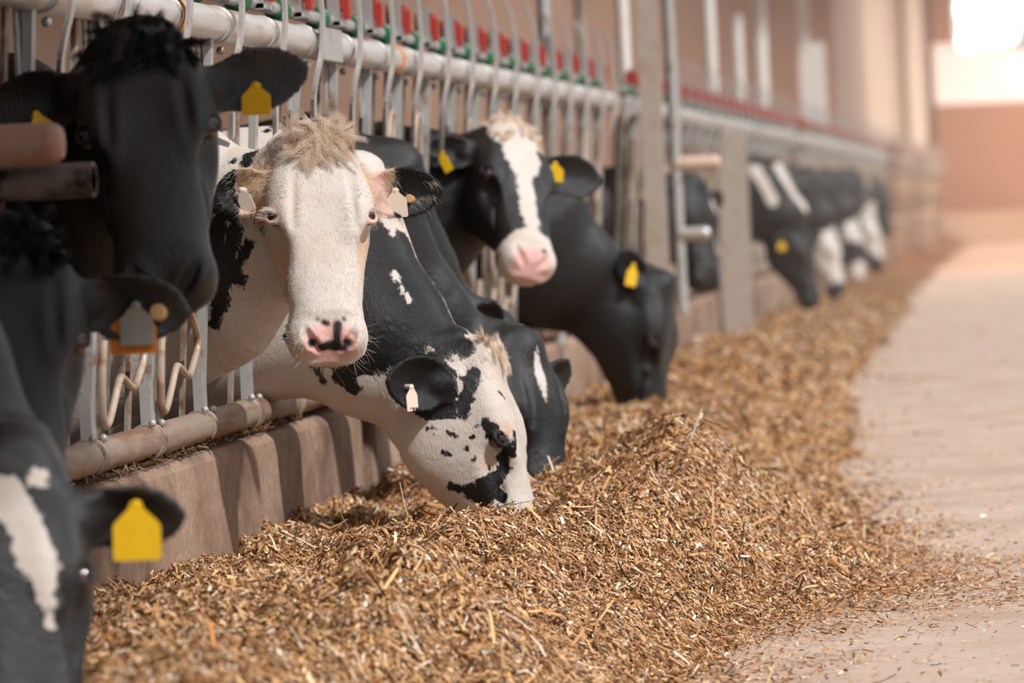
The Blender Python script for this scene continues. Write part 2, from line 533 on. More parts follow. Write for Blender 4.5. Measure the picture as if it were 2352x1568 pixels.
straw_object('floor_litter', [
    straws(26000, -0.9, 2.2, 9.0, 16, (0.006, 0.018), (0.002, 0.0055), 21, lambda x, y: np.zeros_like(x) + 0.001, 0.06, on_floor, 0.001, 1.3),
    straws(7000, -1.1, 3.5, 16, 34, (0.01, 0.03), (0.005, 0.010), 22, lambda x, y: np.zeros_like(x) + 0.001, 0.05, on_floor, 0.001, 1.25),
], 'scattered straw crumbs littering the pale concrete feed alley', 'litter')
# dark old feed lying on top of the curb below the rail
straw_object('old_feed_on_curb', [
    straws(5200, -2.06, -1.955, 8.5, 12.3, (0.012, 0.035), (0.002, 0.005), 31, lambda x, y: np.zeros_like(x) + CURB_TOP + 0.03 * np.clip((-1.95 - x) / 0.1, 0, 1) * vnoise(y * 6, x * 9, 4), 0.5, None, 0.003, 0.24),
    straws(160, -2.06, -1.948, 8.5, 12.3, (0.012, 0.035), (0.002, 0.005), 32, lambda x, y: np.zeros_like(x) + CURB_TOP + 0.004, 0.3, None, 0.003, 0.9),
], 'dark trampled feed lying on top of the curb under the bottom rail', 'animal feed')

# ------------------------------------------------------------------ headlock fence
M['swing'] = mat_steel('dusty_rod_steel', lin(196, 176, 158), lin(150, 118, 96), 0.5, 0.5, 0.25)
XB, ZB = -1.986, CAMZ - 0.460          # bottom rail axis
XT, ZT = -1.920, CAMZ + 0.475          # top rail axis
PER = 0.655
COW_Y = (7.45, 8.65, 9.33, 11.2, 11.9, 12.64, 13.3, 15.2, 17.88, 23.4, 31, 36, 41, 45, 52)   # places where a neck fills the gap
def fx(z):
    return XB + (XT - XB) * (z - ZB) / (ZT - ZB)
def fence_panel(y0, y1, first_bar, detail, label):
    P = empty('feed_fence_panel', (XB, y0, 0.45), label, 'feed fence', 'headlock fence panels')
    org = (XB, y0, 0.45)
    def put(mb, name, mat, parent=P):
        return mb.build(name, mat, parent, org)
    n = 20 if detail > 1 else 12
    ys = np.linspace(y0, y1, 12)
    b = MB(); b.tube([(XT, y, ZT + 0.003 * math.sin(y * 1.3)) for y in ys], 0.040, n); put(b, 'top_rail', M['rail'])
    b = MB(); b.tube([(XB, y, ZB) for y in ys], 0.036, n); put(b, 'bottom_rail', M['low_rail'])
    b = MB(); b.tube([(XT - 0.05, y, CAMZ + 0.56) for y in ys], 0.017, 10); put(b, 'latch_rail', M['steel_clean'])
    y = first_bar
    taken = lambda yy: any(yy - 0.655 < c < yy for c in COW_Y)
    near = lambda yy, w: any(abs(yy - c) < w for c in COW_Y)
    k = 0
    r = random.Random(int(y0 * 10))
    while y < y1 - 0.1:
        if y > y0 + 0.05:
            # square standing bar
            b = MB(); b.bar((fx(ZB), y, ZB + 0.02), (fx(ZT), y, ZT - 0.01), 0.040, 0.018)
            b.box((XB + 0.002, y, ZB + 0.075), (0.024, 0.048, 0.11))
            put(b, 'standing_bar', M['steel'])
            b = MB(); b.bar((fx(ZB) - 0.02, y - 0.13, ZB + 0.02), (fx(ZT) - 0.02, y - 0.13, ZT - 0.01), 0.03, 0.010); None if near(y - 0.13, 0.18) else put(b, 'flat_bar', M['steel_dirty'])
            # clamp straps
            for cx, cz, rr, dy, mt in ((XB, ZB, 0.036, 0.0, 'steel_dirty'), (XT, ZT, 0.040, 0.06, 'steel')):
                b = MB()
                b.tube([(cx, y + dy + q, cz) for q in (-.024, -.022, -.017, -.015, .015, .017, .022, .024)], [rr + .001, rr + .005, rr + .005, rr + .002, rr + .002, rr + .005, rr + .005, rr + .001], 20)
                put(b, 'clamp', M[mt])
            for bc, br in (((XB + 0.022, y - 0.055, ZB + 0.042), 0.009), ((XB + 0.022, y + 0.055, ZB + 0.038), 0.009), ((XT + 0.004, y + 0.12, ZT - 0.060), 0.011)) if detail > 1 else ():
                b = MB(); b.ball(bc, br, 6); put(b, 'bolt', M['steel'])
            # gusset plate hanging below the top rail
            b = MB(); b.box((XT - 0.022, y + 0.02, ZT - 0.10), (0.006, 0.15, 0.16)); put(b, 'gusset_plate', M['steel'])
            # wide rusty plate between two bars
            b = MB(); b.bar((fx(ZB) - 0.045, y - 0.34, ZB + 0.03), (fx(ZT) - 0.045, y - 0.34, ZT - 0.04), 0.17, 0.012)
            b.bar((fx(ZB) - 0.06, y - 0.255, ZB + 0.03), (fx(ZT) - 0.06, y - 0.255, ZT - 0.04), 0.012, 0.045)
            None if taken(y) else put(b, 'channel_plate', M['steel_dark'])
            # bent swinging arm
            s = r.uniform(-0.06, 0.06)
            pth = [(-0.44 + s, 0.50), (-0.40 + s, 0.72), (-0.36 + s, 0.775), (-0.31 + s, 0.75), (-0.29, 0.58), (-0.30, 0.36), (-0.285, 0.275), (-0.235, 0.245), (-0.19, 0.215), (-0.19, 0.185), (-0.235, 0.155), (-0.27, 0.135), (-0.31, 0.13), (-0.42, 0.155), (-0.46, 0.15), (-0.50, 0.115), (-0.55, 0.075), (-0.59, 0.062), (-0.625, 0.085), (-0.64, 0.16), (-0.63, 0.24)]
            pts = smooth_path([(fx(ZB + z) + 0.022, y + dy, ZB + z) for dy, z in pth], 4)
            b = MB(); b.tube(pts, 0.0085, 10); None if taken(y) else put(b, 'swing_arm', M['swing'])
            # S hook in front of the top rail
            j = r.uniform(-0.05, 0.05)
            hk = [(0.020, 0.30, 0), (0.050, 0.22, 0), (0.058, 0.10, 0.0), (0.060, 0.03, -0.01), (0.062, -0.04, -0.07), (0.052, -0.09, -0.09), (0.04, -0.15, -0.09), (0.03, -0.20, -0.04), (0.02, -0.26, 0.0)]
            hp = smooth_path([(XT + dx, y + 0.10 + j + dy, ZT + dz) for dx, dz, dy in hk], 4)
            b = MB()
            for q in range(len(hp) - 1):
                b.bar(hp[q], hp[q + 1] + (hp[q + 1] - hp[q]) * 0.12, 0.030, 0.010)
            put(b, 'latch_hook', M['steel_clean'])
            # red latch block and green roller on the upper rail
            b = MB(); b.box((XT - 0.04, y + 0.32 + j, CAMZ + 0.622), (0.056, 0.10 if detail > 1 else 0.20, 0.062)); b.box((XT - 0.008, y + 0.32 + j, CAMZ + 0.60), (0.018, 0.05, 0.07))
            lt = b.build('latch_block', M['red'], P, org)
            b = MB()
            for dd in (0.02, 0.05, 0.08):
                th = np.linspace(0, 2 * math.pi, 15)
                b.tube([(XT - 0.05 + 0.026 * math.cos(t), y + dd + j, CAMZ + 0.56 + 0.026 * math.sin(t)) for t in th], 0.007, 6, False)
            b.tube([(XT - 0.05, y + j, CAMZ + 0.56), (XT - 0.05, y + 0.1 + j, CAMZ + 0.56)], 0.024, 12)
            put(b, 'roller', M['green'])
            if detail:
                b = MB()
                for dd in (0.245, 0.395):
                    b.box((XT - 0.035, y + dd + j, CAMZ + 0.605), (0.034, 0.012, 0.125))
                b.box((XT - 0.035, y + 0.32 + j, CAMZ + 0.552), (0.034, 0.162, 0.012))
                put(b, 'latch_bracket', M['steel_clean'])
        y += PER; k += 1
    return P

JOINT = 21.3
fence_panel(6.2, JOINT, 6.2 + 0.205, 2, 'long grey headlock fence panel in front of the near cows')
fence_panel(22.3, 36.4, 22.6, 1, 'grey headlock fence panel beyond the tall posts')
fence_panel(37.0, 56.0, 37.4, 0, 'blurred headlock fence panel far down the barn')
fence_panel(56.8, 86.5, 57.2, 0, 'farthest headlock fence panel ending at the end wall')
# orange tape marks on the top rail
for px, lab in ((368, 'small orange tape mark on the top rail above the black cow'), (893, 'small orange tape mark on the top rail above the white-faced black cow')):
    Yt = 11000 * 1.9414 / (2410 - px) / 1.0
    b = MB(); th = np.linspace(-1.9, 1.2, 14)
    b.tube([(XT + 0.0425 * math.cos(t), Yt, ZT + 0.0425 * math.sin(t)) for t in th], 0.004, 6)
    props(b.build('tape_mark', M['orange'], None, (XT, Yt, ZT)), lab, 'tape')
# grey plate wired on the rail
Yp = 11000 * 1.9414 / (2410 - 712)
b = MB(); b.box((XT + 0.05, Yp, ZT - 0.005), (0.006, 0.34, 0.085)); b.box((XT + 0.044, Yp, ZT + 0.03), (0.012, 0.3, 0.012))
props(b.build('grey_sleeve_plate', M['steel'], None, (XT, Yp, ZT)), 'flat grey plate fixed on the top rail beside the red latches', 'plate')

# ------------------------------------------------------------------ posts
def post(px, Y, w, z0, z1, mat, label, X=None, round_=False, group='posts along the feed fence'):
    p = at(px, 300, Y)
    b = MB()
    if round_:
        b.tube([(p[0], Y, z0), (p[0], Y, z1)], w / 2, 16)
    else:
        d = w * 0.8; t = w * 0.14
        b.box((p[0], Y - d / 2, (z0 + z1) / 2), (w, t, z1 - z0)); b.box((p[0], Y + d / 2, (z0 + z1) / 2), (w, t, z1 - z0)); b.box((p[0], Y, (z0 + z1) / 2), (t, d, z1 - z0))
        b.box((p[0], Y, z0 + 0.01), (w * 1.25, w * 1.25, 0.02))
    return props(b.build('post', mat, None, (p[0], Y, z0)), label, 'post', group)

post(1498, 21.7, 0.095, 0.45, 3.4, M['post'], 'wide brownish steel post at the joint of the first fence panel')
post(1548, 22.0, 0.055, 0.45, 3.4, M['steel'], 'slim pale pipe post right beside the wide brownish post', round_=True)
post(1442, 24.0, 0.065, -0.2, 3.6, M['pale_paint'], 'pale pipe post behind the fence left of the wide brownish post', round_=True)
post(1262, 19.0, 0.055, -0.2, 3.6, M['steel'], 'pale pipe post standing behind the red latches', round_=True)
post(1345, 27.0, 0.06, -0.2, 3.6, M['post'], 'dull blurred post behind the fence above the white-blazed cow', round_=True)
post(1640, 33.0, 0.085, -0.2, 3.8, M['pale_paint'], 'pale post above the second row of red latches', round_=True)
post(1703, 37.0, 0.085, -0.2, 2.4, M['pale_paint'], 'shorter pale post between two taller pale posts', round_=True)
post(1755, 40.0, 0.115, -0.2, 4.0, M['pale_paint'], 'thick pale post near the end of the second fence panel', round_=True)
post(1856, 46.0, 0.11, -0.2, 4.0, M['pale_paint'], 'pale tall post behind the two cows with white stripes')
post(1884, 43.0, 0.14, 0.3, 2.35, M['pale_paint'], 'bright short post over the far grazing cows')
for px, Y, w in ((1945, 58, 0.2), (1975, 61, 0.2), (2005, 64, 0.2), (2035, 67, 0.2), (2060, 70, 0.18), (2110, 78, 0.28)):
    post(px, Y, w, -0.2, 4.6, M['pale_paint'], 'pale post in the blurred cluster of posts at the far end of the fence', group='far cluster of pale posts')
# thick low post at the end of the joint
post(1678, 28.0, 0.165, 0.0, 1.38, M['post'], 'thick low grey post at the curb left of the striped grazing cow', group=None)

# ------------------------------------------------------------------ stub pipes
def stub(p_end, length, r, mat, label, hollow, direction=(-1, 0, 0), group=None):
    p = np.asarray(p_end, float); d = nrm(direction)
    o = p + d * length
    b = MB()
    if hollow:
        b.tube([o, p, p, p - d * -0.12], [r, r, r * 0.82, r * 0.80], 24, True)
    else:
        b.tube([o, p + d * 0.03, p + d * 0.012, p + d * 0.003, p], [r, r, r * 0.93, r * 0.72, r * 0.2], 24, True)
    return props(b.build('pipe', mat, None, tuple(p)), label, 'pipe', group)
M['pipe_rust'] = mat_steel('rusty_pink_pipe', lin(170, 138, 124), lin(150, 104, 84), 0.46, 0.5, 0.15)
M['pipe_pale'] = mat_steel('pale_pink_pipe', lin(224, 196, 178), lin(190, 150, 128), 0.55, 0.5, 0.0)
M['pipe_dirty'] = mat_steel('dirty_pipe', lin(120, 112, 106), lin(26, 24, 20), 0.44, 0.5, 0.2)
pa = at(148, 328, 8.15); pb = at(216, 412, 8.2)
stub(pa, 0.9, 0.037, M['pipe_rust'], 'capped rusty pink pipe in front of the black cow, upper of two', False)
stub(pb, 0.9, 0.031, M['pipe_dirty'], 'open-ended dirty pipe in front of the black cow, lower of two', True)
gp = MB(); gp.tube([(pa[0] - 0.86, 8.17, 0.0), (pa[0] - 0.86, 8.17, 1.5)], 0.04, 16)
props(gp.build('gate_post', M['post'], None, (pa[0] - 0.86, 8.17, 0.0)), 'round steel post carrying the two pipes left of the black cow', 'post')
pc = at(1655, 372, 22.0); pd = at(1632, 535, 22.0); px_ = at(1548, 300, 22.0)[0]
stub(pc, pc[0] - px_, 0.034, M['pipe_pale'], 'pale pink pipe stub sticking out from the slim pipe post', False)
stub(pd, pd[0] - px_, 0.034, M['steel_clean'], 'white-ended pipe stub below the pink pipe stub', False)

# ------------------------------------------------------------------ implicit surface modelling
def smin(a, b, k):
    h = np.maximum(k - np.abs(a - b), 0.0) / k
    return np.minimum(a, b) - h * h * k * 0.25
def smax(a, b, k):
    return -smin(-a, -b, k)

def axis(lo, hi, flo, fhi, h, hc):
    a = np.arange(flo, fhi + h, h)
    left, right = [], []
    p, s = flo, h
    while p > lo:
        s = min(s * 1.25, hc); p -= s; left.append(p)
    p, s = a[-1], h
    while p < hi:
        s = min(s * 1.25, hc); p += s; right.append(p)
    return np.concatenate([left[::-1], a, right]).astype(np.float32)

class Field:
    def __init__(self, xs, ys, zs):
        self.ax = (xs, ys, zs)
        self.F = np.full((len(xs), len(ys), len(zs)), 1.0, np.float32)
    def sub(self, lo, hi):
        sl = tuple(slice(max(0, int(np.searchsorted(a, l)) - 1), int(np.searchsorted(a, h_)) + 1) for a, l, h_ in zip(self.ax, lo, hi))
        g = [a[s] for a, s in zip(self.ax, sl)]
        return sl, g[0][:, None, None], g[1][None, :, None], g[2][None, None, :]
    def ecap(self, a, b, ra, rb, k=0.04, hint=(0, 1, 0)):
        """tapered capsule with an elliptic section: ra=(lateral, dorsal) at a, rb at b"""
        a, b = np.asarray(a, float), np.asarray(b, float)
        ra, rb = np.atleast_1d(ra), np.atleast_1d(rb)
        ra = np.array([ra[0], ra[-1]]); rb = np.array([rb[0], rb[-1]])
        mr = max(ra.max(), rb.max()) + k + 0.02
        sl, X, Y, Z = self.sub(np.minimum(a, b) - mr, np.maximum(a, b) + mr)
        t = b - a; L = np.linalg.norm(t); t = t / L
        n = np.asarray(hint, float); n = nrm(n - n.dot(t) * t); d_ = np.cross(t, n)
        q = (X - a[0], Y - a[1], Z - a[2])
        dot = lambda w: q[0] * w[0] + q[1] * w[1] + q[2] * w[2]
        al = dot(t); s = np.clip(al / L, 0, 1)
        rl = ra[0] + (rb[0] - ra[0]) * s; rd = ra[1] + (rb[1] - ra[1]) * s
        mn = np.minimum(rl, rd)
        e = np.sqrt((dot(n) / rl) ** 2 + (dot(d_) / rd) ** 2 + ((al - s * L) / mn) ** 2)
        d = ((e - 1) * mn).astype(np.float32)
        self.F[sl] = smin(self.F[sl], d, k)
    def mesh(self):
        F = self.F; xs, ys, zs = self.ax
        S = F < 0
        c = S[:-1, :-1, :-1].astype(np.int8)
        for dx in (0, 1):
            for dy in (0, 1):
                for dz in (0, 1):
                    if dx + dy + dz:
                        c = c + S[dx:F.shape[0] - 1 + dx, dy:F.shape[1] - 1 + dy, dz:F.shape[2] - 1 + dz]
        act = (c > 0) & (c < 8)
        idx = np.argwhere(act)
        num = np.full(act.shape, -1, np.int32); num[act] = np.arange(len(idx))
        acc = np.zeros((len(idx), 3)); cnt = np.zeros(len(idx))
        P = lambda o: np.stack([xs[idx[:, 0] + o[0]], ys[idx[:, 1] + o[1]], zs[idx[:, 2] + o[2]]], 1)
        V = lambda o: F[idx[:, 0] + o[0], idx[:, 1] + o[1], idx[:, 2] + o[2]]
        for ax_ in range(3):
            for u in (0, 1):
                for v in (0, 1):
                    o0 = [0, 0, 0]; o0[(ax_ + 1) % 3] = u; o0[(ax_ + 2) % 3] = v
                    o1 = list(o0); o1[ax_] = 1
                    v0, v1 = V(o0), V(o1)
                    cr = (v0 < 0) != (v1 < 0)
                    t = np.where(cr, v0 / np.where(cr, v0 - v1, 1), 0)[:, None]
                    acc += np.where(cr[:, None], P(o0) * (1 - t) + P(o1) * t, 0); cnt += cr
        verts = acc / cnt[:, None]
        faces = []
        for ax_ in range(3):
            o = [slice(None)] * 3; o2 = [slice(None)] * 3
            o[ax_] = slice(0, -1); o2[ax_] = slice(1, None)
            A, B = S[tuple(o)], S[tuple(o2)]
            b1, b2 = (ax_ + 1) % 3, (ax_ + 2) % 3
            for flip, msk in ((False, A & ~B), (True, ~A & B)):
                e = np.argwhere(msk)
                e = e[(e[:, b1] > 0) & (e[:, b2] > 0) & (e[:, b1] < F.shape[b1] - 1) & (e[:, b2] < F.shape[b2] - 1)]
                def cell(du, dv):
                    q = e.copy(); q[:, b1] -= du; q[:, b2] -= dv
                    return num[q[:, 0], q[:, 1], q[:, 2]]
                q = np.stack([cell(1, 1), cell(0, 1), cell(0, 0), cell(1, 0)], 1)
                faces.append(q[:, ::-1] if flip else q)
        return verts, np.concatenate(faces)

# head profile tables: distance along the face (0 poll .. 0.53 nose), metres
HY = np.array([-0.07, -0.03, 0.0, 0.05, 0.10, 0.16, 0.21, 0.27, 0.33, 0.39, 0.44, 0.48, 0.51, 0.535])
HZT = np.array([-0.060, -0.020, -0.004, 0.008, 0.014, 0.010, 0.002, -0.006, -0.010, -0.011, -0.012, -0.030, -0.056, -0.094])
HZB = np.array([-0.14, -0.17, -0.19, -0.225, -0.262, -0.276, -0.262, -0.232, -0.200, -0.174, -0.160, -0.154, -0.146, -0.115])
HWU = np.array([0.040, 0.072, 0.088, 0.104, 0.112, 0.117, 0.116, 0.110, 0.102, 0.091, 0.083, 0.083, 0.078, 0.045])
HWL = np.array([0.040, 0.055, 0.065, 0.076, 0.088, 0.096, 0.096, 0.090, 0.079, 0.068, 0.065, 0.066, 0.058, 0.030])

def head_loft(x, y, z):
    x = np.abs(x)
    zt = np.interp(y, HY, HZT); zb = np.interp(y, HY, HZB)
    zc = (zt + zb) / 2; hz_ = (zt - zb) / 2
    f = np.clip((z - zb) / (zt - zb), 0, 1)
    f = f * f * (3 - 2 * f)
    wl = np.interp(y, HY, HWL); wu = np.interp(y, HY, HWU)
    w = wl + (wu - wl) * f
    n = 2.5
    e = ((x / w) ** n + (np.abs(z - zc) / hz_) ** n) ** (1 / n)
    d = (e - 1) * np.minimum(w, hz_) * 0.9
    return np.maximum(d, np.maximum(y - 0.535, -0.07 - y))

def ell(x, y, z, c, r):
    qx, qy, qz = (x - c[0]) / r[0], (y - c[1]) / r[1], (z - c[2]) / r[2]
    k0 = np.sqrt(qx * qx + qy * qy + qz * qz)
    return (k0 - 1) * min(r)
def cap(x, y, z, a, b, ra, rb):
    a = np.array(a, float); t = np.array(b, float) - a; LL = t.dot(t)
    s = np.clip(((x - a[0]) * t[0] + (y - a[1]) * t[1] + (z - a[2]) * t[2]) / LL, 0, 1)
    return np.sqrt((x - a[0] - s * t[0]) ** 2 + (y - a[1] - s * t[1]) ** 2 + (z - a[2] - s * t[2]) ** 2) - (ra + (rb - ra) * s)

EYE_N = nrm([0.70, 0.10, 0.70])
EYE = np.array([0.09, 0.188, -0.052])
_NOS = []
def NOSTRIL():
    """comma-shaped nostril laid along the nose pad surface"""
    if not _NOS:
        pts = []
        for x0, y0, dz in ((0.026, 0.520, 0.003), (0.040, 0.510, 0.006), (0.052, 0.494, 0.004), (0.058, 0.478, 0.0)):
            zz = np.linspace(-0.11, 0.02, 261)
            dd = head_detail(np.full(261, x0), np.full(261, y0), zz, head_loft(np.full(261, x0), np.full(261, y0), zz), False)
            inside = zz[dd < 0]
            pts.append(np.array((x0, y0, (inside.max() if len(inside) else -0.06) - dz)))
        rr = (0.0085, 0.0115, 0.009, 0.0045)
        _NOS.extend((pts[i], pts[i + 1], rr[i], rr[i + 1]) for i in range(3))
    return _NOS
def lid_ring(n):
    a = np.array([-0.72, 0.52, 0.45]); a = nrm(a - a.dot(EYE_N) * EYE_N); b_ = np.cross(EYE_N, a)
    out = []
    for t in np.linspace(0, 2 * math.pi, n):
        e = math.radians(62) * math.cos(t), math.radians(42) * math.sin(t)
        g = math.hypot(*e); dv = (a * e[0] + b_ * e[1]) / g
        out.append(EYE + 0.0225 * (EYE_N * math.cos(g) + dv * math.sin(g)))
    return out
def head_detail(x, y, z, d, fine):
    X = np.abs(x)
    d = smin(d, ell(X, y, z, (0.0, -0.005, -0.012), (0.062, 0.045, 0.036)), 0.05)          # poll
    d = smin(d, ell(X, y, z, (0.080, 0.140, -0.028), (0.030, 0.052, 0.022)), 0.05)        # brow
    d = smin(d, ell(X, y, z, (0.082, 0.186, -0.056), (0.022, 0.050, 0.040)), 0.05)         # orbit
    d = smin(d, ell(X, y, z, (0.078, 0.13, -0.17), (0.034, 0.085, 0.075)), 0.05)           # cheek muscle
    d = smin(d, cap(X, y, z, (0.086, 0.225, -0.092), (0.070, 0.345, -0.098), 0.014, 0.009), 0.03)  # facial crest
    d = smin(d, cap(X, y, z, (0.060, 0.300, -0.052), (0.066, 0.415, -0.076), 0.017, 0.015), 0.012)  # nose vein
    d = smin(d, ell(X, y, z, (0.052, 0.468, -0.094), (0.038, 0.050, 0.046)), 0.03)         # upper lip
    d = smin(d, ell(X, y, z, (0.044, 0.488, -0.058), (0.034, 0.034, 0.026)), 0.02)         # nostril wing
    d = smin(d, ell(X, y, z, (0.0, 0.470, -0.142), (0.048, 0.046, 0.022)), 0.02)           # chin
    d = smax(d, -ell(X, y, z, (0.104, 0.262, -0.050), (0.016, 0.042, 0.024)), 0.035)         # hollow under the eye
    d = smax(d, -cap(X, y, z, (0.052, 0.33, -0.030), (0.060, 0.43, -0.055), 0.0, 0.0) - 0.002, 0.02)
    if fine:
        d = smax(d, -cap(X, y, z, (0.088, 0.214, -0.036), (0.080, 0.268, -0.044), 0.006, 0.004), 0.012)   # tear trough
        d = smax(d, -cap(X, y, z, (0.080, 0.300, -0.062), (0.080, 0.410, -0.092), 0.005, 0.004), 0.014)   # crease beside the nose
        d = smax(d, -cap(X, y, z, (0.066, 0.090, 0.020), (0.072, 0.230, 0.006), 0.002, 0.001), 0.020)     # temple line
        for p0, p1, r0, r1 in NOSTRIL():
            d = smax(d, -cap(X, y, z, p0, p1, r0, r1), 0.007)
        d = smax(d, -(np.sqrt((y - 0.540) ** 2 + X ** 2) - 0.003), 0.008)                  # philtrum
        # mouth line
        zl = np.interp(y, [0.36, 0.44, 0.54], [-0.108, -0.122, -0.132])
        g = np.maximum(np.abs(z - zl) - 0.002, 0.40 - y)
        d = np.where(d > -0.012, smax(d, -g, 0.008), d)
        # eye socket and lids
        e2 = EYE + EYE_N * 0.03
        d = smax(d, -cap(X, y, z, EYE, e2, 0.0205, 0.0205), 0.006)
        pr = lid_ring(15)
        for i in range(14):
            d = smin(d, cap(X, y, z, pr[i], pr[i + 1], 0.0036, 0.0036), 0.008)
    return d

def ear_field(x, y, z, O, a, c, L, Wd, cup, th):
    a = nrm(a); c = nrm(c - np.dot(c, a) * a); b = np.cross(c, a)
    q = (x - O[0], y - O[1], z - O[2])
    dot = lambda w: q[0] * w[0] + q[1] * w[1] + q[2] * w[2]
    u, v, w = dot(a) / L, dot(b), dot(c)
    uc = np.clip(u, 0, 1)
    hw = Wd * np.interp(uc, [0, .08, .2, .35, .5, .65, .78, .88, .95, 1.0], [.42, .52, .74, .93, 1.0, .97, .83, .62, .40, .10])
    cu = cup * np.interp(uc, [0, .3, .7, 1], [1.9, 1.2, .8, .5])
    w0 = cu * (v / Wd) ** 2 * Wd - 0.010 * np.sin(uc * 3.14)
    ds = np.abs(w - w0) / np.sqrt(1 + (2 * cu * v / Wd) ** 2) - th
    do = np.abs(v) * 0.85 - hw * 0.85
    d = smax(ds, do, 0.010)
    return np.maximum(d, np.maximum(-u, u - 1) * L)

def _seat_eye():
    t = np.linspace(-0.03, 0.08, 441)
    p = np.array([0.08, 0.188, -0.056])[None] + EYE_N[None] * t[:, None]
    dd = head_detail(p[:, 0], p[:, 1], p[:, 2], head_loft(p[:, 0], p[:, 1], p[:, 2]), False)
    return p[np.where(dd < 0)[0].max()] - EYE_N * 0.0145
EYE = _seat_eye()
COWS = {}
def cow_hide(name, base, other):
    """coat material: two-colour coat; 'mark' is the distance to the nearest marking, 'skin' bare pink skin, 'warm' creamy hair"""
    t = NT(name)
    n1 = t.noise(38, 4, 0.6)
    n2 = t.noise(170, 3, 0.6, stretch=(1, 1, 0.35))
    mk = t.attr('mark')
    e = t.math('ADD', mk, t.math('MULTIPLY', t.math('SUBTRACT', n1, 0.5), 0.034))
    e = t.math('ADD', e, t.math('MULTIPLY', t.math('SUBTRACT', n2, 0.5), 0.022))
    fac = t.math('ADD', t.math('MULTIPLY', e, -260.0), 0.5, True)
    big = t.noise(7, 4, 0.6)
    hairy = t.noise(240, 4, 0.7, stretch=(1, 1, 0.25))
    white = t.mix(t.ramp(big, [(0.35, (0, 0, 0)), (0.75, (1, 1, 1))]), lin(214, 209, 206), lin(206, 190, 175))
    white = t.mix(t.math('MULTIPLY', hairy, 0.35), white, lin(200, 184, 170))
    white = t.mix(t.attr('warm'), white, lin(204, 160, 118))
    black = t.mix(hairy, lin(6, 6, 7), lin(20, 20, 22))
    a, b2 = (white, black) if base == 'white' else (black, white)
    col = t.mix(fac, a, b2)
    skin = t.mix(n1, lin(218, 164, 156), lin(232, 192, 184))
    sf = t.math('MULTIPLY', t.attr('skin'), 1.0 if base == 'white' else 1.0, True)
    col = t.mix(sf, col, skin)
    sm = t.attr('dark')
    col = t.mix(sm, col, lin(24, 21, 21))
    t.bump(t.math('ADD', hairy, t.math('MULTIPLY', t.noise(22, 3, 0.6), 1.4)), 0.40, 0.010)
    t.b.inputs['Sheen Weight'].default_value = 0.02
    t.b.inputs['Sheen Roughness'].default_value = 0.4
    return t.set(col, t.ramp(fac, [(0, (0.42,) * 3 if base == 'black' else (0.62,) * 3), (1, (0.62,) * 3 if base == 'black' else (0.42,) * 3)]), 0, 0.60 if base == 'black' else 0.40)
M['hide_white'] = cow_hide('white_cow_hide', 'white', 'black')
M['hide_black'] = cow_hide('black_cow_hide', 'black', 'white')

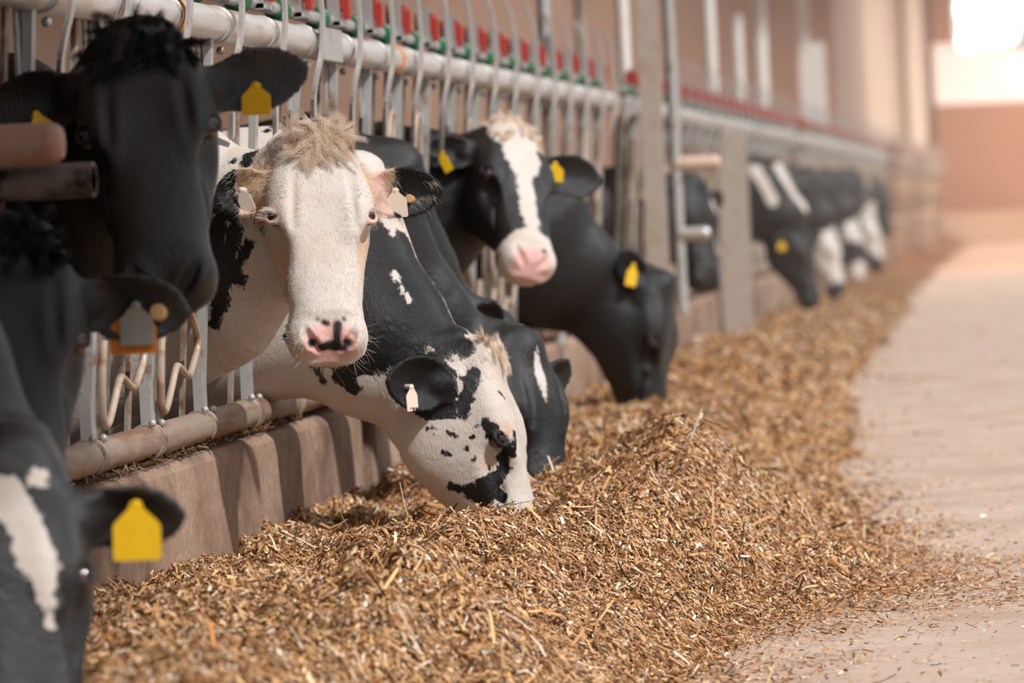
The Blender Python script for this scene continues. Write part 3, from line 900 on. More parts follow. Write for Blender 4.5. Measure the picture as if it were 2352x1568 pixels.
def build_cow(key, label, base, poll, muzzle, up, neck, Yc, h, ears, scale=1.0, fine=True, marks=(), skin=(), warm=(), dark=(), clear=(), bumps=(), floor=-0.2, back_z=0.80, legs=True, group=None, tags=(), lateral=(0, 1, 0)):
    poll = np.asarray(poll, float)
    f = nrm(np.asarray(muzzle, float) - poll)
    u = np.asarray(up, float); u = nrm(u - u.dot(f) * f)
    R = np.stack([np.cross(f, u), f, u], 1)
    hs = scale
    L2W = lambda p: poll + hs * (R @ np.asarray(p, float))
    hc_ = np.array([L2W((sx, sy, sz)) for sx in (-.15, .15) for sy in (-.09, .56) for sz in (-.30, .08)])
    pts = [hc_.min(0), hc_.max(0)]
    earinfo = []
    for (o, a, c, EL, EW, cup) in ears:
        O = L2W(o); A = nrm(R @ np.asarray(a, float)); C_ = nrm(R @ np.asarray(c, float))
        earinfo.append((O, A, C_, EL * hs, EW * hs, cup))
        tip = O + A * EL * hs
        pts += [np.minimum(O, tip) - 0.08 * hs, np.maximum(O, tip) + 0.08 * hs]
    for p, rl, rd in neck[:-1]:
        pts += [np.asarray(p) - max(rl, rd), np.asarray(p) + max(rl, rd)]
    lo, hi = np.min(pts, 0) - 0.03, np.max(pts, 0) + 0.03
    xs = axis(-4.45, hi[0], max(lo[0], -2.25), hi[0], h, max(0.035, h))
    ys = axis(min(lo[1], Yc - 0.5), max(hi[1], Yc + 0.5), lo[1], hi[1], h, max(0.03, h))
    zs = axis(min(lo[2], floor - 0.03), max(hi[2], 1.3), lo[2], hi[2], h, max(0.03, h))
    fl = Field(xs, ys, zs)
    # body and legs behind the fence
    S = np.array([-2.50, Yc, back_z])
    fl.ecap(S, (-3.2, Yc, back_z - 0.03), (0.25, 0.40), (0.31, 0.42), 0.1)
    fl.ecap((-3.2, Yc, back_z - 0.03), (-3.95, Yc, back_z + 0.05), (0.31, 0.42), (0.25, 0.36), 0.1)
    for s in ((-1, 1) if legs else ()):
        yy = Yc + 0.15 * s
        for a, b_, r0, r1 in (((-2.50, yy, 0.62), (-2.44, yy, 0.22), .11, .052), ((-2.44, yy, 0.22), (-2.46, yy, floor + .10), .05, .036), ((-2.46, yy, floor + .10), (-2.40, yy, floor + 0.03), .042, .06),
                              ((-3.80, yy, 0.62), (-4.06, yy, 0.25), .17, .062), ((-4.06, yy, 0.25), (-3.98, yy, floor + .10), .055, .04), ((-3.98, yy, floor + .10), (-3.92, yy, floor + 0.03), .042, .06)):
            fl.ecap(a, b_, r0, r1, 0.05)
    # neck
    ch = [(L2W((0, 0.03, -0.115)), 0.082 * hs, 0.125 * hs)] + [(np.asarray(p, float), a, b_) for p, a, b_ in neck] + [(S, 0.27, 0.40)]
    for (p, a, b_), (p2, a2, b2) in zip(ch[:-1], ch[1:]):
        fl.ecap(p, p2, (a, b_), (a2, b2), 0.06, lateral)
    # head
    sl, X, Y, Z = fl.sub(hc_.min(0) - 0.02, hc_.max(0) + 0.02)
    q = [(X - poll[0]) / hs, (Y - poll[1]) / hs, (Z - poll[2]) / hs]
    loc = [q[0] * R[0, i] + q[1] * R[1, i] + q[2] * R[2, i] for i in range(3)]
    box = (np.abs(loc[0]) < .16) & (loc[1] > -.10) & (loc[1] < .575) & (loc[2] > -.31) & (loc[2] < .085)
    x, y, z = (c[box].astype(np.float64) for c in np.broadcast_arrays(*loc))
    d = head_loft(x, y, z)
    d = head_detail(x, y, z, d, fine)
    for bc, br in bumps:
        d = smin(d, ell(x, y, z, bc, br), 0.02)
    sub = fl.F[sl]
    sub[box] = smin(sub[box], (d * hs).astype(np.float32), 0.045)
    if fine:   # keep sockets and nostrils open where the neck blend does not reach
        front = y > 0.14
        t_ = sub[box]; t_[front] = np.where(t_[front] < 1e9, np.maximum(t_[front], np.where(z[front] > -0.13, d[front] * hs, t_[front])), 0).astype(np.float32); sub[box] = t_
    # ears
    for O, A, C_, EL, EW, cup in earinfo:
        tip = O + A * EL
        ctr = (O + tip) / 2; rr = EL / 2 + EW + 0.03
        sl, X, Y, Z = fl.sub(ctr - rr, ctr + rr)
        e = ear_field(X, Y, Z, O, A, C_, EL, EW, cup, max(0.0065, h * 0.85) * (1 if fine else 1.0))
        fl.F[sl] = smin(fl.F[sl], e.astype(np.float32), 0.018)
        fl.ecap(O - A * 0.05 * hs, O + A * 0.030, 0.040 * hs, 0.030 * hs, 0.03)
    v, fc = fl.mesh()
    org = np.array([-2.6, Yc, floor])
    me = np_mesh('cow', v - org, fc, M['hide_white' if base == 'white' else 'hide_black'])
    ob = bpy.data.objects.new('cow', me); COL.objects.link(ob); ob.location = org
    props(ob, label, 'cow', group)
    # coat markings and painted face shade at points found on the body
    bvh = BVHTree.FromPolygons([tuple(p) for p in v], [tuple(int(i) for i in q_) for q_ in fc])
    info = dict(ob=ob, v=v, f=fc, bvh=bvh, R=R, poll=poll, L2W=L2W, org=org, hs=hs, ears=earinfo)
    def hit(px, py):
        r = bvh.ray_cast(Vector(CAM), Vector(ray(px, py)))
        return None if r[0] is None else np.array(r[0])
    info['hit'] = hit
    def sd(items, default=0.3):
        out = np.full(len(v), default)
        for it in items:
            if it[0] == 'L':                      # local ellipsoid on the head: ('L', centre, radii)
                lc = ((v - poll) / hs) @ R
                k0 = np.sqrt((((lc - np.array(it[1])) / np.array(it[2])) ** 2).sum(1))
                out = np.minimum(out, (k0 - 1) * min(it[2])); continue
            if it[0] == 'W':
                k0 = np.sqrt((((v - np.array(it[1])) / np.array(it[2])) ** 2).sum(1))
                out = np.minimum(out, (k0 - 1) * min(it[2])); continue
            if it[0] == 'E':                      # ear i, from fraction a to b of its length
                O, A, C_, EL, EW, cup = earinfo[it[1]]
                uu = (v - O) @ A / EL
                near = (np.linalg.norm(v - O - np.clip(uu, 0, 1)[:, None] * A * EL, axis=1) < EW * 1.25) & (uu > (0.02 if it[2] > -0.25 else -0.35))
                dd = np.maximum(it[2] - uu, uu - it[3]) * EL
                out = np.minimum(out, np.where(near, dd, 0.3)); continue
            p = [hit(it[i], it[i + 1]) for i in range(0, len(it) - 1, 2)]
            p = [c for c in p if c is not None]
            if not p: continue
            r_ = it[-1] / (FPX / p[0][1])
            if len(p) == 1: p = [p[0], p[0] + 1e-4]
            for a_, b_ in zip(p[:-1], p[1:]):
                out = np.minimum(out, cap(v[:, 0], v[:, 1], v[:, 2], a_, b_, r_, r_))
        return out
    mark = sd(marks)
    if clear:
        mark = np.maximum(mark, -sd(clear))
    for nm, vals in (('mark', mark), ('skin', np.clip(0.5 - sd(skin) * 70, 0, 1)), ('warm', np.clip(0.5 - sd(warm) * 30, 0, 1) * 0.8), ('dark', np.clip(0.5 - sd(dark) * 150, 0, 1))):
        a_ = me.attributes.new(nm, 'FLOAT', 'POINT'); a_.data.foreach_set('value', vals.astype(np.float32))
        info[nm] = vals
    if fine:
        for s in (-1, 1):
            b = MB()
            c = L2W(EYE * np.array([s, 1, 1])); b.ball(c, 0.0200 * hs, 12)
            eo = b.build('eye', M['eye'], ob, org)
            b = MB(); look = R @ nrm([s * 0.80, 0.0, 0.58]); b.ball(c + look * 0.0047 * hs, 0.0164 * hs, 10)
            b.build('pupil', M['pupil'], eo, org)
    for tg in tags:
        ear_tag(info, *tg)
    COWS[key] = info
    return info

def ear_tag(info, ei, frac, mat, size, drop, face, lean=0.0, off=0.012, stud=None):
    """tag hanging from an ear: neck, plate with cut corners, button"""
    O, A, C_, EL, EW, cup = info['ears'][ei]
    p = O + A * EL * frac[0] + np.cross(C_, A) * EW * frac[1]
    r = info['bvh'].find_nearest(Vector(p))
    face = nrm(face)
    p = np.array(r[0]) + face * off
    dn = nrm(np.array([lean, 0, -1.0])); dn = nrm(dn - dn.dot(face) * face)
    sd_ = np.cross(dn, face)
    w, hh = size
    out = [(-.10, 0), (.10, 0), (.16, .12), (.44, .34), (.50, .42), (.50, .96), (.46, 1), (-.46, 1), (-.50, .96), (-.50, .42), (-.44, .34), (-.16, .12)]
    b = MB(); vs = []
    for tt in (0.0012, -0.0012):
        for ox, oy in out:
            bend = 0.004 * math.cos(ox * 3)
            vs.append(p + sd_ * ox * w + dn * (oy * hh + drop) + face * (tt + bend))
    n = len(out)
    fs = [tuple(range(n)), tuple(range(n, 2 * n))[::-1]] + [(i, i + n, (i + 1) % n + n, (i + 1) % n) for i in range(n)]
    b.add(vs, fs)
    t = b.build('ear_tag', mat, info['ob'], info['org'], angle=30)
    b = MB(); q = p + dn * (drop + 0.004)
    b.tube([q - face * 0.016, q + face * 0.004, q + face * 0.006], [0.007, 0.007, 0.004], 10)
    b.build('tag_stud', stud or mat, t, info['org'])
    info.setdefault('tags', []).append(t)
    return t

def ear_button(info, ei, frac, r, face, mat):
    """round flat button pinned through an ear"""
    O, A, C_, EL, EW, cup = info['ears'][ei]
    p = O + A * EL * frac[0] + np.cross(C_, A) * EW * frac[1]
    q = np.array(info['bvh'].find_nearest(Vector(p))[0]); face = nrm(face)
    b = MB(); b.tube([q - face * 0.004, q + face * 0.016, q + face * 0.019, q + face * 0.0195], [r, r, r * 0.85, r * 0.4], 18)
    return b.build('tag_button', mat, info['ob'], info['org'])

# ------------------------------------------------------------------ the herd
def wy(px, py, Y):
    return at(px, py, Y)
EAR_L = ((0.094, 0.070, -0.075), (0.93, -0.10, -0.10), (0.05, 0.55, 0.75), 0.195, 0.062, 0.55)
EAR_R = ((-0.094, 0.070, -0.075), (-0.93, -0.10, -0.10), (-0.05, 0.55, 0.75), 0.195, 0.062, 0.55)

# white cow looking at the camera
build_cow('white', 'mostly white cow with a curly cream poll and cream ear tags looking at the camera', 'white',
    wy(728, 318, 10.98), wy(768, 814, 10.72), (0.27, -0.86, 0.46),
    [(wy(632, 545, 11.10), .10, .150), (wy(545, 568, 11.15), .125, .222), (wy(440, 565, 11.19), .15, .30)], 11.20, 0.0052,
    [((0.094, 0.092, -0.085), (0.86, 0.0, -0.10), (0.35, 0.35, 0.85), 0.142, 0.058, 0.75),
     ((-0.094, 0.100, -0.080), (-0.96, 0.0, 0.02), (-0.06, 0.50, 0.80), 0.205, 0.060, 0.55)],
    marks=[(500, 520, 495, 640, 26), (540, 530, 520, 600, 505, 700, 22), (572, 560, 545, 610, 540, 640, 15), (563, 638, 558, 655, 8), (505, 690, 492, 745, 14), (578, 355, 568, 372, 20), (535, 370, 8), (478, 450, 478, 520, 12),
           ('E', 1, 0.42, 1.2), ('E', 0, 0.62, 1.2), (605, 524, 607, 540, 3)],
    skin=[('L', (0, 0.515, -0.045), (0.064, 0.056, 0.048)), ('L', tuple(EYE + EYE_N * 0.012), (0.025, 0.024, 0.024)), ('L', tuple((EYE + EYE_N * 0.012) * np.array([-1, 1, 1])), (0.025, 0.024, 0.024)), (752, 441, 2.2), ('E', 1, 0.18, 0.34)],
    dark=[('L', tuple(NOSTRIL()[0][1] - np.array([0, 0.004, 0.006])), (0.012, 0.011, 0.012)), ('L', tuple((NOSTRIL()[0][1] - np.array([0, 0.004, 0.006])) * np.array([-1, 1, 1])), (0.012, 0.011, 0.012)), (775, 745, 775, 795, 11), (740, 797, 770, 790, 12), (744, 739, 752, 743, 7), (730, 733, 4), (790, 732, 5), (795, 788, 792, 800, 7), (740, 797, 792, 799, 9)],  # first two darken the nostril hollows as painted shade; the rest are nose blotches
    warm=[('L', (0.100, 0.275, -0.085), (0.030, 0.085, 0.036)), ('L', (-0.100, 0.265, -0.075), (0.026, 0.060, 0.028)), ('E', 1, -0.1, 0.42), ('E', 0, -0.1, 0.6), ('L', (0, .50, -.135), (.06, .06, .035))],  # tan face sides: tear stains plus side shading put into the coat colour
    tags=[(1, (0.46, 0.05), M['tag_cream'], (0.050, 0.068), -0.004, (-0.05, -1, 0.05), 0.06, 0.016), (0, (0.45, 0.0), M['tag_cream'], (0.036, 0.062), -0.01, (-0.4, -0.9, 0.1), 0.50, 0.018)])

# black and white cow eating in front
build_cow('grazer', 'black and white spotted cow with its head down in the feed, nearest grazing one', 'white',
    wy(1130, 822, 11.72), wy(1285, 1298, 11.70), (0.97, -0.02, 0.2),
    [(wy(985, 900, 11.75), .095, .140), (wy(870, 790, 11.78), .12, .18), (wy(670, 592, 11.88), .16, .335)], 11.90, 0.0065,
    [((0.088, 0.030, -0.110), (0.78, -0.22, -0.52), (0.55, 0.30, 0.75), 0.20, 0.068, 0.5),
     ((-0.094, 0.07, -0.07), (-0.9, 0.1, -0.2), (-0.1, 0.55, 0.75), 0.19, 0.060, 0.5)], scale=1.04,
    bumps=[((0, 0.008, -0.022), (0.048, 0.050, 0.046))],
    marks=[(690, 770, 740, 800, 800, 830, 40), (700, 800, 740, 872, 12), (780, 860, 812, 892, 20), (760, 700, 860, 780, 85), (880, 640, 960, 730, 72), (930, 790, 52), (1000, 765, 1040, 800, 32), (820, 540, 890, 620, 70), (870, 545, 960, 665, 1062, 800, 30), (930, 560, 990, 655, 1045, 752, 34), (760, 600, 80),
           ('E', 0, -0.05, 1.3), ('E', 1, -0.05, 1.3), (1090, 862, 1074, 905, 1064, 945, 18), (1042, 862, 1062, 868, 6), (1037, 884, 4), (1150, 903, 1157, 912, 5),
           (1117, 968, 1130, 990, 9), (1130, 990, 1145, 1015, 1165, 1035, 19), (1183, 995, 1185, 1020, 1178, 1045, 9), (1160, 1050, 1155, 1080, 16), (1036, 1118, 1080, 1128, 12), (1080, 1128, 1110, 1140, 20), (1110, 1110, 1140, 1102, 20), (1085, 1138, 1120, 1160, 15), (1130, 1120, 1148, 1138, 17),
           (982, 984, 1000, 984, 4), (998, 996, 3), (1032, 995, 1048, 1001, 6), (1040, 985, 4), (1085, 982, 1097, 976, 3.5), (1085, 1004, 5), (1072, 1029, 7), (1100, 1021, 4), (1020, 1038, 1038, 1045, 6), (1089, 1054, 6), (1123, 1073, 4),
           (640, 290, 22), (615, 300, 12)],
    clear=[(905, 630, 925, 662, 940, 690, 7), (1045, 822, 1062, 836, 7)],
    warm=[('L', (-0.09, 0.23, -0.08), (0.02, 0.04, 0.04)), (1120, 1065, 14), (1165, 985, 14)],
    tags=[(0, (0.66, 0.15), M['tag_cream'], (0.036, 0.062), -0.004, (0.75, -0.65, 0.0), 0.08, 0.016)])

# black cow staring at the camera, front
build_cow('front', 'large all-black cow facing the camera with yellow tags in both ears', 'black',
    wy(318, 84, 8.80), wy(385, 688, 8.46), (0.14, -0.88, 0.45),
    [(wy(225, 430, 9.02), .11, .19), (wy(60, 440, 9.2), .14, .25), (wy(-140, 500, 9.3), .16, .30)], 9.33, 0.0075,
    [((0.094, 0.060, -0.072), (0.90, -0.02, -0.22), (0.0, 0.45, 0.85), 0.20, 0.064, 0.55),
     ((-0.094, 0.085, -0.072), (-0.96, -0.17, -0.04), (-0.05, 0.55, 0.75), 0.208, 0.060, 0.50)], scale=1.04,
    tags=[(1, (0.56, 0.0), M['tag_yellow'], (0.055, 0.060), 0.012, (-0.05, -1, 0.1), 0.0, 0.036), (0, (0.60, 0.3), M['tag_yellow'], (0.055, 0.075), 0.0, (0.5, -0.8, 0.3), 0.3, 0.03)])

# black cow below it, head lowered at the left edge
build_cow('lower', 'black cow with head lowered and a grey tag in its ear, at the left edge', 'black',
    wy(36, 545, 8.25), wy(38, 1090, 8.0), (0.22, -0.95, 0.22),
    [(wy(-60, 720, 8.38), .10, .16), (wy(-200, 640, 8.5), .14, .23), (wy(-360, 600, 8.6), .16, .29)], 8.65, 0.0085,
    [EAR_L, ((-0.094, 0.085, -0.075), (-0.94, 0.12, 0.02), (-0.05, 0.60, 0.75), 0.215, 0.064, 0.50)],
    tags=[(1, (0.56, 0.10), M['tag_grey'], (0.060, 0.075), 0.0, (0.0, -1, 0.1), 0.0, 0.02), (1, (0.52, 0.12), M['tag_orange'], (0.084, 0.080), 0.012, (0.0, -1, 0.1), 0.0, 0.010)])

# cow in the bottom left corner
build_cow('corner', 'blurred black cow with a long white blaze and yellow tag in the bottom corner', 'black',
    wy(5, 1062, 7.35), wy(62, 1770, 7.15), (0.16, -0.97, 0.15),
    [(wy(-100, 1130, 7.5), .10, .16), (wy(-260, 960, 7.5), .14, .22), (wy(-460, 800, 7.45), .16, .28)], 7.45, 0.010,
    [EAR_L, ((-0.094, 0.075, -0.060), (-0.94, 0.10, -0.06), (-0.05, 0.60, 0.75), 0.185, 0.056, 0.50)],
    marks=[(10, 1130, 60, 1210, 92, 1300, 44), (92, 1300, 108, 1380, 22), (90, 1095, 24), (108, 1380, 116, 1440, 10)],
    tags=[(1, (0.60, 0.35), M['tag_yellow'], (0.076, 0.092), -0.004, (0.0, -1, 0.1), 0.0, 0.03)])

# black cow with a white stripe eating behind the spotted one
build_cow('striped', 'black grazing cow with a short white face stripe behind the spotted cow', 'black',
    wy(1212, 790, 12.75), wy(1335, 1245, 12.62), (0.84, -0.50, 0.2),
    [(wy(1060, 880, 12.78), .095, .15), (wy(925, 760, 12.73), .12, .18), (wy(760, 580, 12.65), .16, .29)], 12.64, 0.009,
    [((0.094, 0.03, -0.09), (0.6, -0.25, -0.65), (0.6, 0.3, 0.6), 0.18, 0.06, 0.5), EAR_R],
    marks=[('L', (0.0, 0.09, 0.01), (0.020, 0.06, 0.05))])
build_cow('hidden', 'black grazing cow of which mainly the long dark neck shows', 'black',
    wy(1165, 752, 13.5), wy(1250, 1150, 13.45), (0.96, -0.2, 0.2),
    [(wy(1020, 800, 13.5), .095, .15), (wy(890, 655, 13.42), .12, .19), (wy(770, 480, 13.32), .16, .29)], 13.30, 0.010,
    [((0.094, 0.02, -0.06), (0.2, -0.55, 0.5), (0.7, 0.3, 0.3), 0.13, 0.05, 0.5), EAR_R])

# white-faced black cow looking over
build_cow('blaze', 'black cow with broad white blaze and pink nose, head raised', 'black',
    wy(1180, 300, 15.14), wy(1244, 588, 14.76), (0.58, -0.70, 0.42),
    [(wy(1095, 440, 15.2), .10, .155), (wy(1010, 462, 15.2), .125, .215), (wy(925, 480, 15.2), .15, .27)], 15.2, 0.0075,
    [((0.094, 0.06, -0.08), (0.75, -0.05, -0.25), (0.6, 0.4, 0.6), 0.175, 0.058, 0.6),
     ((-0.094, 0.07, -0.075), (-0.96, -0.05, 0.06), (-0.1, 0.55, 0.75), 0.235, 0.068, 0.5)], scale=1.05,
    marks=[('L', (0.0, 0.03, 0.0), (0.085, 0.085, 0.05)), ('L', (0.0, 0.12, 0.01), (0.060, 0.10, 0.045)), ('L', (0.0, 0.30, 0.0), (0.030, 0.2, 0.05)), ('L', (0.0, 0.49, -0.06), (0.10, 0.085, 0.12))],
    skin=[('L', (0, 0.525, -0.060), (0.066, 0.062, 0.056))], dark=[(1250, 577, 7)],
    warm=[('L', (0, -0.03, 0), (0.08, 0.03, 0.04))],
    tags=[(0, (0.55, -0.1), M['tag_yellow'], (0.030, 0.075), 0.0, (-0.3, -0.9, 0.1), 0.55, 0.045), (1, (0.32, 0.45), M['tag_yellow'], (0.056, 0.062), 0.0, (0.1, -1, 0.1), -0.1, 0.045)])

# big black grazing cow
build_cow('blackgraze', 'all-black grazing cow with a raised ear and yellow tag, beyond the white-blazed cow', 'black',
    wy(1535, 655, 18.0), wy(1535, 965, 17.95), (0.97, -0.16, 0.05),
    [(wy(1400, 712, 18.0), .10, .15), (wy(1310, 640, 17.95), .13, .195), (wy(1215, 560, 17.9), .16, .29)], 17.88, 0.011,
    [((0.08, 0.03, -0.07), (0.35, -0.72, -0.22), (0.8, 0.1, 0.3), 0.165, 0.052, 0.4), ((-0.08, 0.03, -0.07), (-0.7, -0.4, 0.0), (-0.3, 0.5, 0.6), 0.16, 0.052, 0.4)], scale=1.14,
    tags=[(0, (0.62, -0.1), M['tag_yellow'], (0.042, 0.085), 0.0, (0.3, -0.9, 0.1), -0.25, 0.03)])

# cow behind the posts
build_cow('posts', 'dark cow with a small white mark standing behind the pale pipe stubs', 'black',
    wy(1598, 418, 23.4), wy(1640, 610, 23.3), (0.75, -0.55, 0.4),
    [(wy(1545, 480, 23.4), .10, .16), (wy(1500, 500, 23.4), .13, .22), (wy(1450, 520, 23.4), .15, .28)], 23.4, 0.016,
    [EAR_L, EAR_R], fine=False, marks=[('L', (-0.09, 0.12, -0.02), (0.04, 0.06, 0.04))])

# far grazing cows
def far_cow(key, label, Y, poll, muz, marks, n1, n2, tags=(), base='black'):
    return build_cow(key, label, base, wy(*poll, Y), wy(*muz, Y - 0.03), (0.95, -0.28, 0.1),
        [(wy(*n1, Y), .11, .17), (wy(*n2, Y), .15, .27)], Y, 0.020, [EAR_L, EAR_R], fine=False, marks=marks, tags=tags)
far_cow('stripe_pair', 'blurred grazing cow with two white neck stripes and a yellow tag', 31.0, (1838, 520), (1892, 690), [(1735, 390, 1775, 460, 14), (1790, 385, 1830, 440, 1850, 475, 14)], (1795, 500), (1730, 440), tags=[(0, (0.62, 0.1), M['tag_yellow'], (0.05, 0.06), 0.0, (0.2, -1, 0.1), 0.0, 0.03)])
far_cow('white_one', 'blurred white-faced grazing cow just right of the striped cow', 36.0, (1905, 520), (1945, 662), [('L', (0, 0.2, -0.1), (0.16, 0.26, 0.2))], (1868, 505), (1820, 450))
far_cow('white_two', 'blurred white-muzzled grazing cow, second right of the striped cow', 41.0, (1960, 505), (1990, 630), [('L', (0, 0.1, -0.05), (0.16, 0.12, 0.15)), ('L', (0, 0.45, -0.08), (0.2, 0.1, 0.2))], (1920, 490), (1880, 445))
far_cow('white_three', 'farthest blurred cow showing a white forehead above the feed', 45.0, (2000, 495), (2035, 608), [('L', (0, 0.12, -0.02), (0.16, 0.3, 0.16))], (1968, 480), (1930, 440))
far_cow('dark_back', 'dark blurred cow standing in the distance beyond the grazing white faces', 52.0, (2030, 430), (2052, 520), [], (2000, 440), (1970, 430))

ear_button(COWS['white'], 1, (0.62, -0.30), 0.0105, (-0.05, -1, 0.15), M['stud'])
ear_button(COWS['lower'], 1, (0.74, -0.10), 0.0150, (0.0, -1, 0.15), M['stud'])

# ------------------------------------------------------------------ hair
def hair_material():
    t = NT('hair')
    c = t.attr('tint', 'Color')
    return t.set(c, 0.55, 0, 0.3)
M['hair'] = hair_material()
def hair_object(name, P, R0, tint, parent, origin):
    """P (n, k, 3) strand points, R0 (n,) root radius, tint (n, 3)"""
    n, k = P.shape[:2]
    cd = bpy.data.hair_curves.new(name)
    cd.add_curves([k] * n)
    cd.attributes['position'].data.foreach_set('vector', (P - np.asarray(origin)).astype(np.float32).ravel())
    rad = cd.attributes.get('radius') or cd.attributes.new('radius', 'FLOAT', 'POINT')
    taper = np.linspace(1, 0.25, k)
    rad.data.foreach_set('value', (R0[:, None] * taper[None]).astype(np.float32).ravel())
    ta = cd.attributes.new('tint', 'FLOAT_COLOR', 'CURVE')
    ta.data.foreach_set('color', np.concatenate([tint, np.ones((n, 1))], 1).astype(np.float32).ravel())
    cd.materials.append(M['hair'])
    o = bpy.data.objects.new(name, cd); COL.objects.link(o)
    o.parent = parent
    return o

def surface_points(info, n, mask, r):
    v, f = info['v'], info['f']
    tri = np.concatenate([f[:, [0, 1, 2]], f[:, [0, 2, 3]]])
    a, b, c = v[tri[:, 0]], v[tri[:, 1]], v[tri[:, 2]]
    nn = np.cross(b - a, c - a); ar = np.linalg.norm(nn, axis=1) + 1e-12
    N = nn / ar[:, None]
    keep = mask((a + b + c) / 3, N)
    ar = ar * keep
    i = r.choice(len(tri), n, p=ar / ar.sum())
    u, w = r.random(n), r.random(n)
    s = u + w > 1; u[s], w[s] = 1 - u[s], 1 - w[s]
    P = a[i] + (b - a)[i] * u[:, None] + (c - a)[i] * w[:, None]
    return P, N[i], tri[i, 0]
def unit(a):
    return a / (np.linalg.norm(a, axis=1)[:, None] + 1e-9)
def local(info, P):
    return ((P - info['poll']) / info['hs']) @ info['R']

WHITE = np.array([lin(222, 217, 213)[:3], lin(212, 197, 182)[:3], lin(230, 228, 226)[:3], lin(194, 172, 150)[:3]])
CREAM = np.array([lin(220, 196, 170)[:3], lin(232, 218, 202)[:3], lin(200, 164, 130)[:3], lin(236, 228, 218)[:3]])
TUFT = np.array([lin(216, 190, 162)[:3], lin(228, 212, 196)[:3], lin(194, 156, 120)[:3], lin(222, 202, 180)[:3], lin(168, 126, 90)[:3]])
BLACK = np.array([lin(10, 10, 11)[:3], lin(26, 25, 27)[:3], lin(16, 15, 16)[:3]])

def coat(info, n, length, rad, seed, white=True):
    r = np.random.default_rng(seed)
    def mask(c, N):
        toward = unit(CAM - c)
        l = local(info, c)
        bare = (l[:, 1] > 0.455) & (np.abs(l[:, 0]) < .07) & (l[:, 2] > -.11)
        eye = (np.abs(np.abs(l[:, 0]) - EYE[0]) < .03) & (np.abs(l[:, 1] - EYE[1]) < .026) & (l[:, 2] > -.1)
        return ((N * toward).sum(1) > -0.25) & (c[:, 0] > -2.25) & ~bare & ~eye
    P, N, vi = surface_points(info, n, mask, r)
    l = local(info, P)
    R = info['R']
    onhead = (np.abs(l[:, 0]) < .135) & (l[:, 1] > -.06) & (l[:, 2] > -.27)
    wh = np.stack([l[:, 0] * 1.0, l[:, 1] - 0.20, np.zeros(len(l))], 1)
    d = np.where(onhead[:, None], wh @ R.T, np.array([-0.6, -0.1, -0.8]))
    d = unit(d) + r.normal(0, 0.20, d.shape)
    d = unit(d - (d * N).sum(1)[:, None] * N)
    swirl = np.stack([vnoise(P[:, 0] * 30 + 7 * k, P[:, 2] * 30 + P[:, 1] * 17, 60 + k) - 0.5 for k in range(3)], 1)
    d = unit(d + swirl * 0.9 - (swirl * 0.9 * N).sum(1)[:, None] * N)
    L = length * r.uniform(0.6, 1.4, n) * np.where(onhead & (l[:, 1] < 0.06), 1.9, 1.0)
    k = 4
    t = np.linspace(0, 1, k)[None, :, None]
    pts = P[:, None] - N[:, None] * 0.0008 + L[:, None, None] * (d[:, None] * t + N[:, None] * (0.24 * t - 0.16 * t * t))
    mk = info['mark'][vi] < 0
    wm = info['warm'][vi][:, None]
    colw = WHITE[r.integers(0, 4, n)] * (1 - wm) + CREAM[r.integers(0, 4, n)] * wm
    col = np.where((mk if white else ~mk)[:, None], BLACK[r.integers(0, 3, n)], colw)
    return hair_object('coat_hair', pts, np.full(n, rad), col, info['ob'], info['org'])

def poll_tuft(info, clumps, hairs, length, rad, pal, seed, cx=(-0.075, 0.075), cy=(-0.055, 0.055), curl=1.0, lift=1.0):
    r = np.random.default_rng(seed)
    R, hs = info['R'], info['hs']
    k = 12
    out, tints = [], []
    for _ in range(clumps):
        lx, ly = r.uniform(*cx), r.uniform(*cy)
        hit = info['bvh'].ray_cast(Vector(info['L2W']((lx, ly, 0.25))), Vector(-R[:, 2]))
        if hit[0] is None: continue
        P = np.array(hit[0]); N = np.array(hit[1])
        gd = nrm(R @ np.array([lx * 7 + r.normal(0, .5), r.normal(0.35, .7), 0.0]))
        sd_ = nrm(np.cross(N, gd))
        L = length * r.uniform(0.6, 1.25)
        ph, tw, hr = r.uniform(0, 6.28), r.choice([-1, 1]) * r.uniform(1.0, 2.1) * curl, r.uniform(0.006, 0.013) * curl
        t = np.linspace(0, 1, k)
        base = P + L * (gd[None] * (t ** 1.2)[:, None] * 0.75 + N[None] * (lift * (0.85 * t - 0.75 * t * t))[:, None])
        hel = (hr * np.minimum(t * 2.2, 1))[:, None] * (np.cos(ph + tw * 6.28 * t)[:, None] * sd_ + np.sin(ph + tw * 6.28 * t)[:, None] * N)
        shade = pal[r.integers(0, len(pal))]
        for _h in range(hairs):
            off = R @ np.array([r.normal(0, 0.0055), r.normal(0, 0.0055), 0])
            spread = r.normal(0, 0.0035, 3)
            out.append(base + hel * r.uniform(0.8, 1.2) + off[None] * (1 - 0.45 * t)[:, None] + spread[None] * t[:, None])
            tints.append(shade * r.uniform(0.85, 1.1) * 0.75 + pal[r.integers(0, len(pal))] * 0.25)
    return hair_object('poll_hair', np.array(out), np.full(len(out), rad), np.clip(np.array(tints), 0, 1), info['ob'], info['org'])

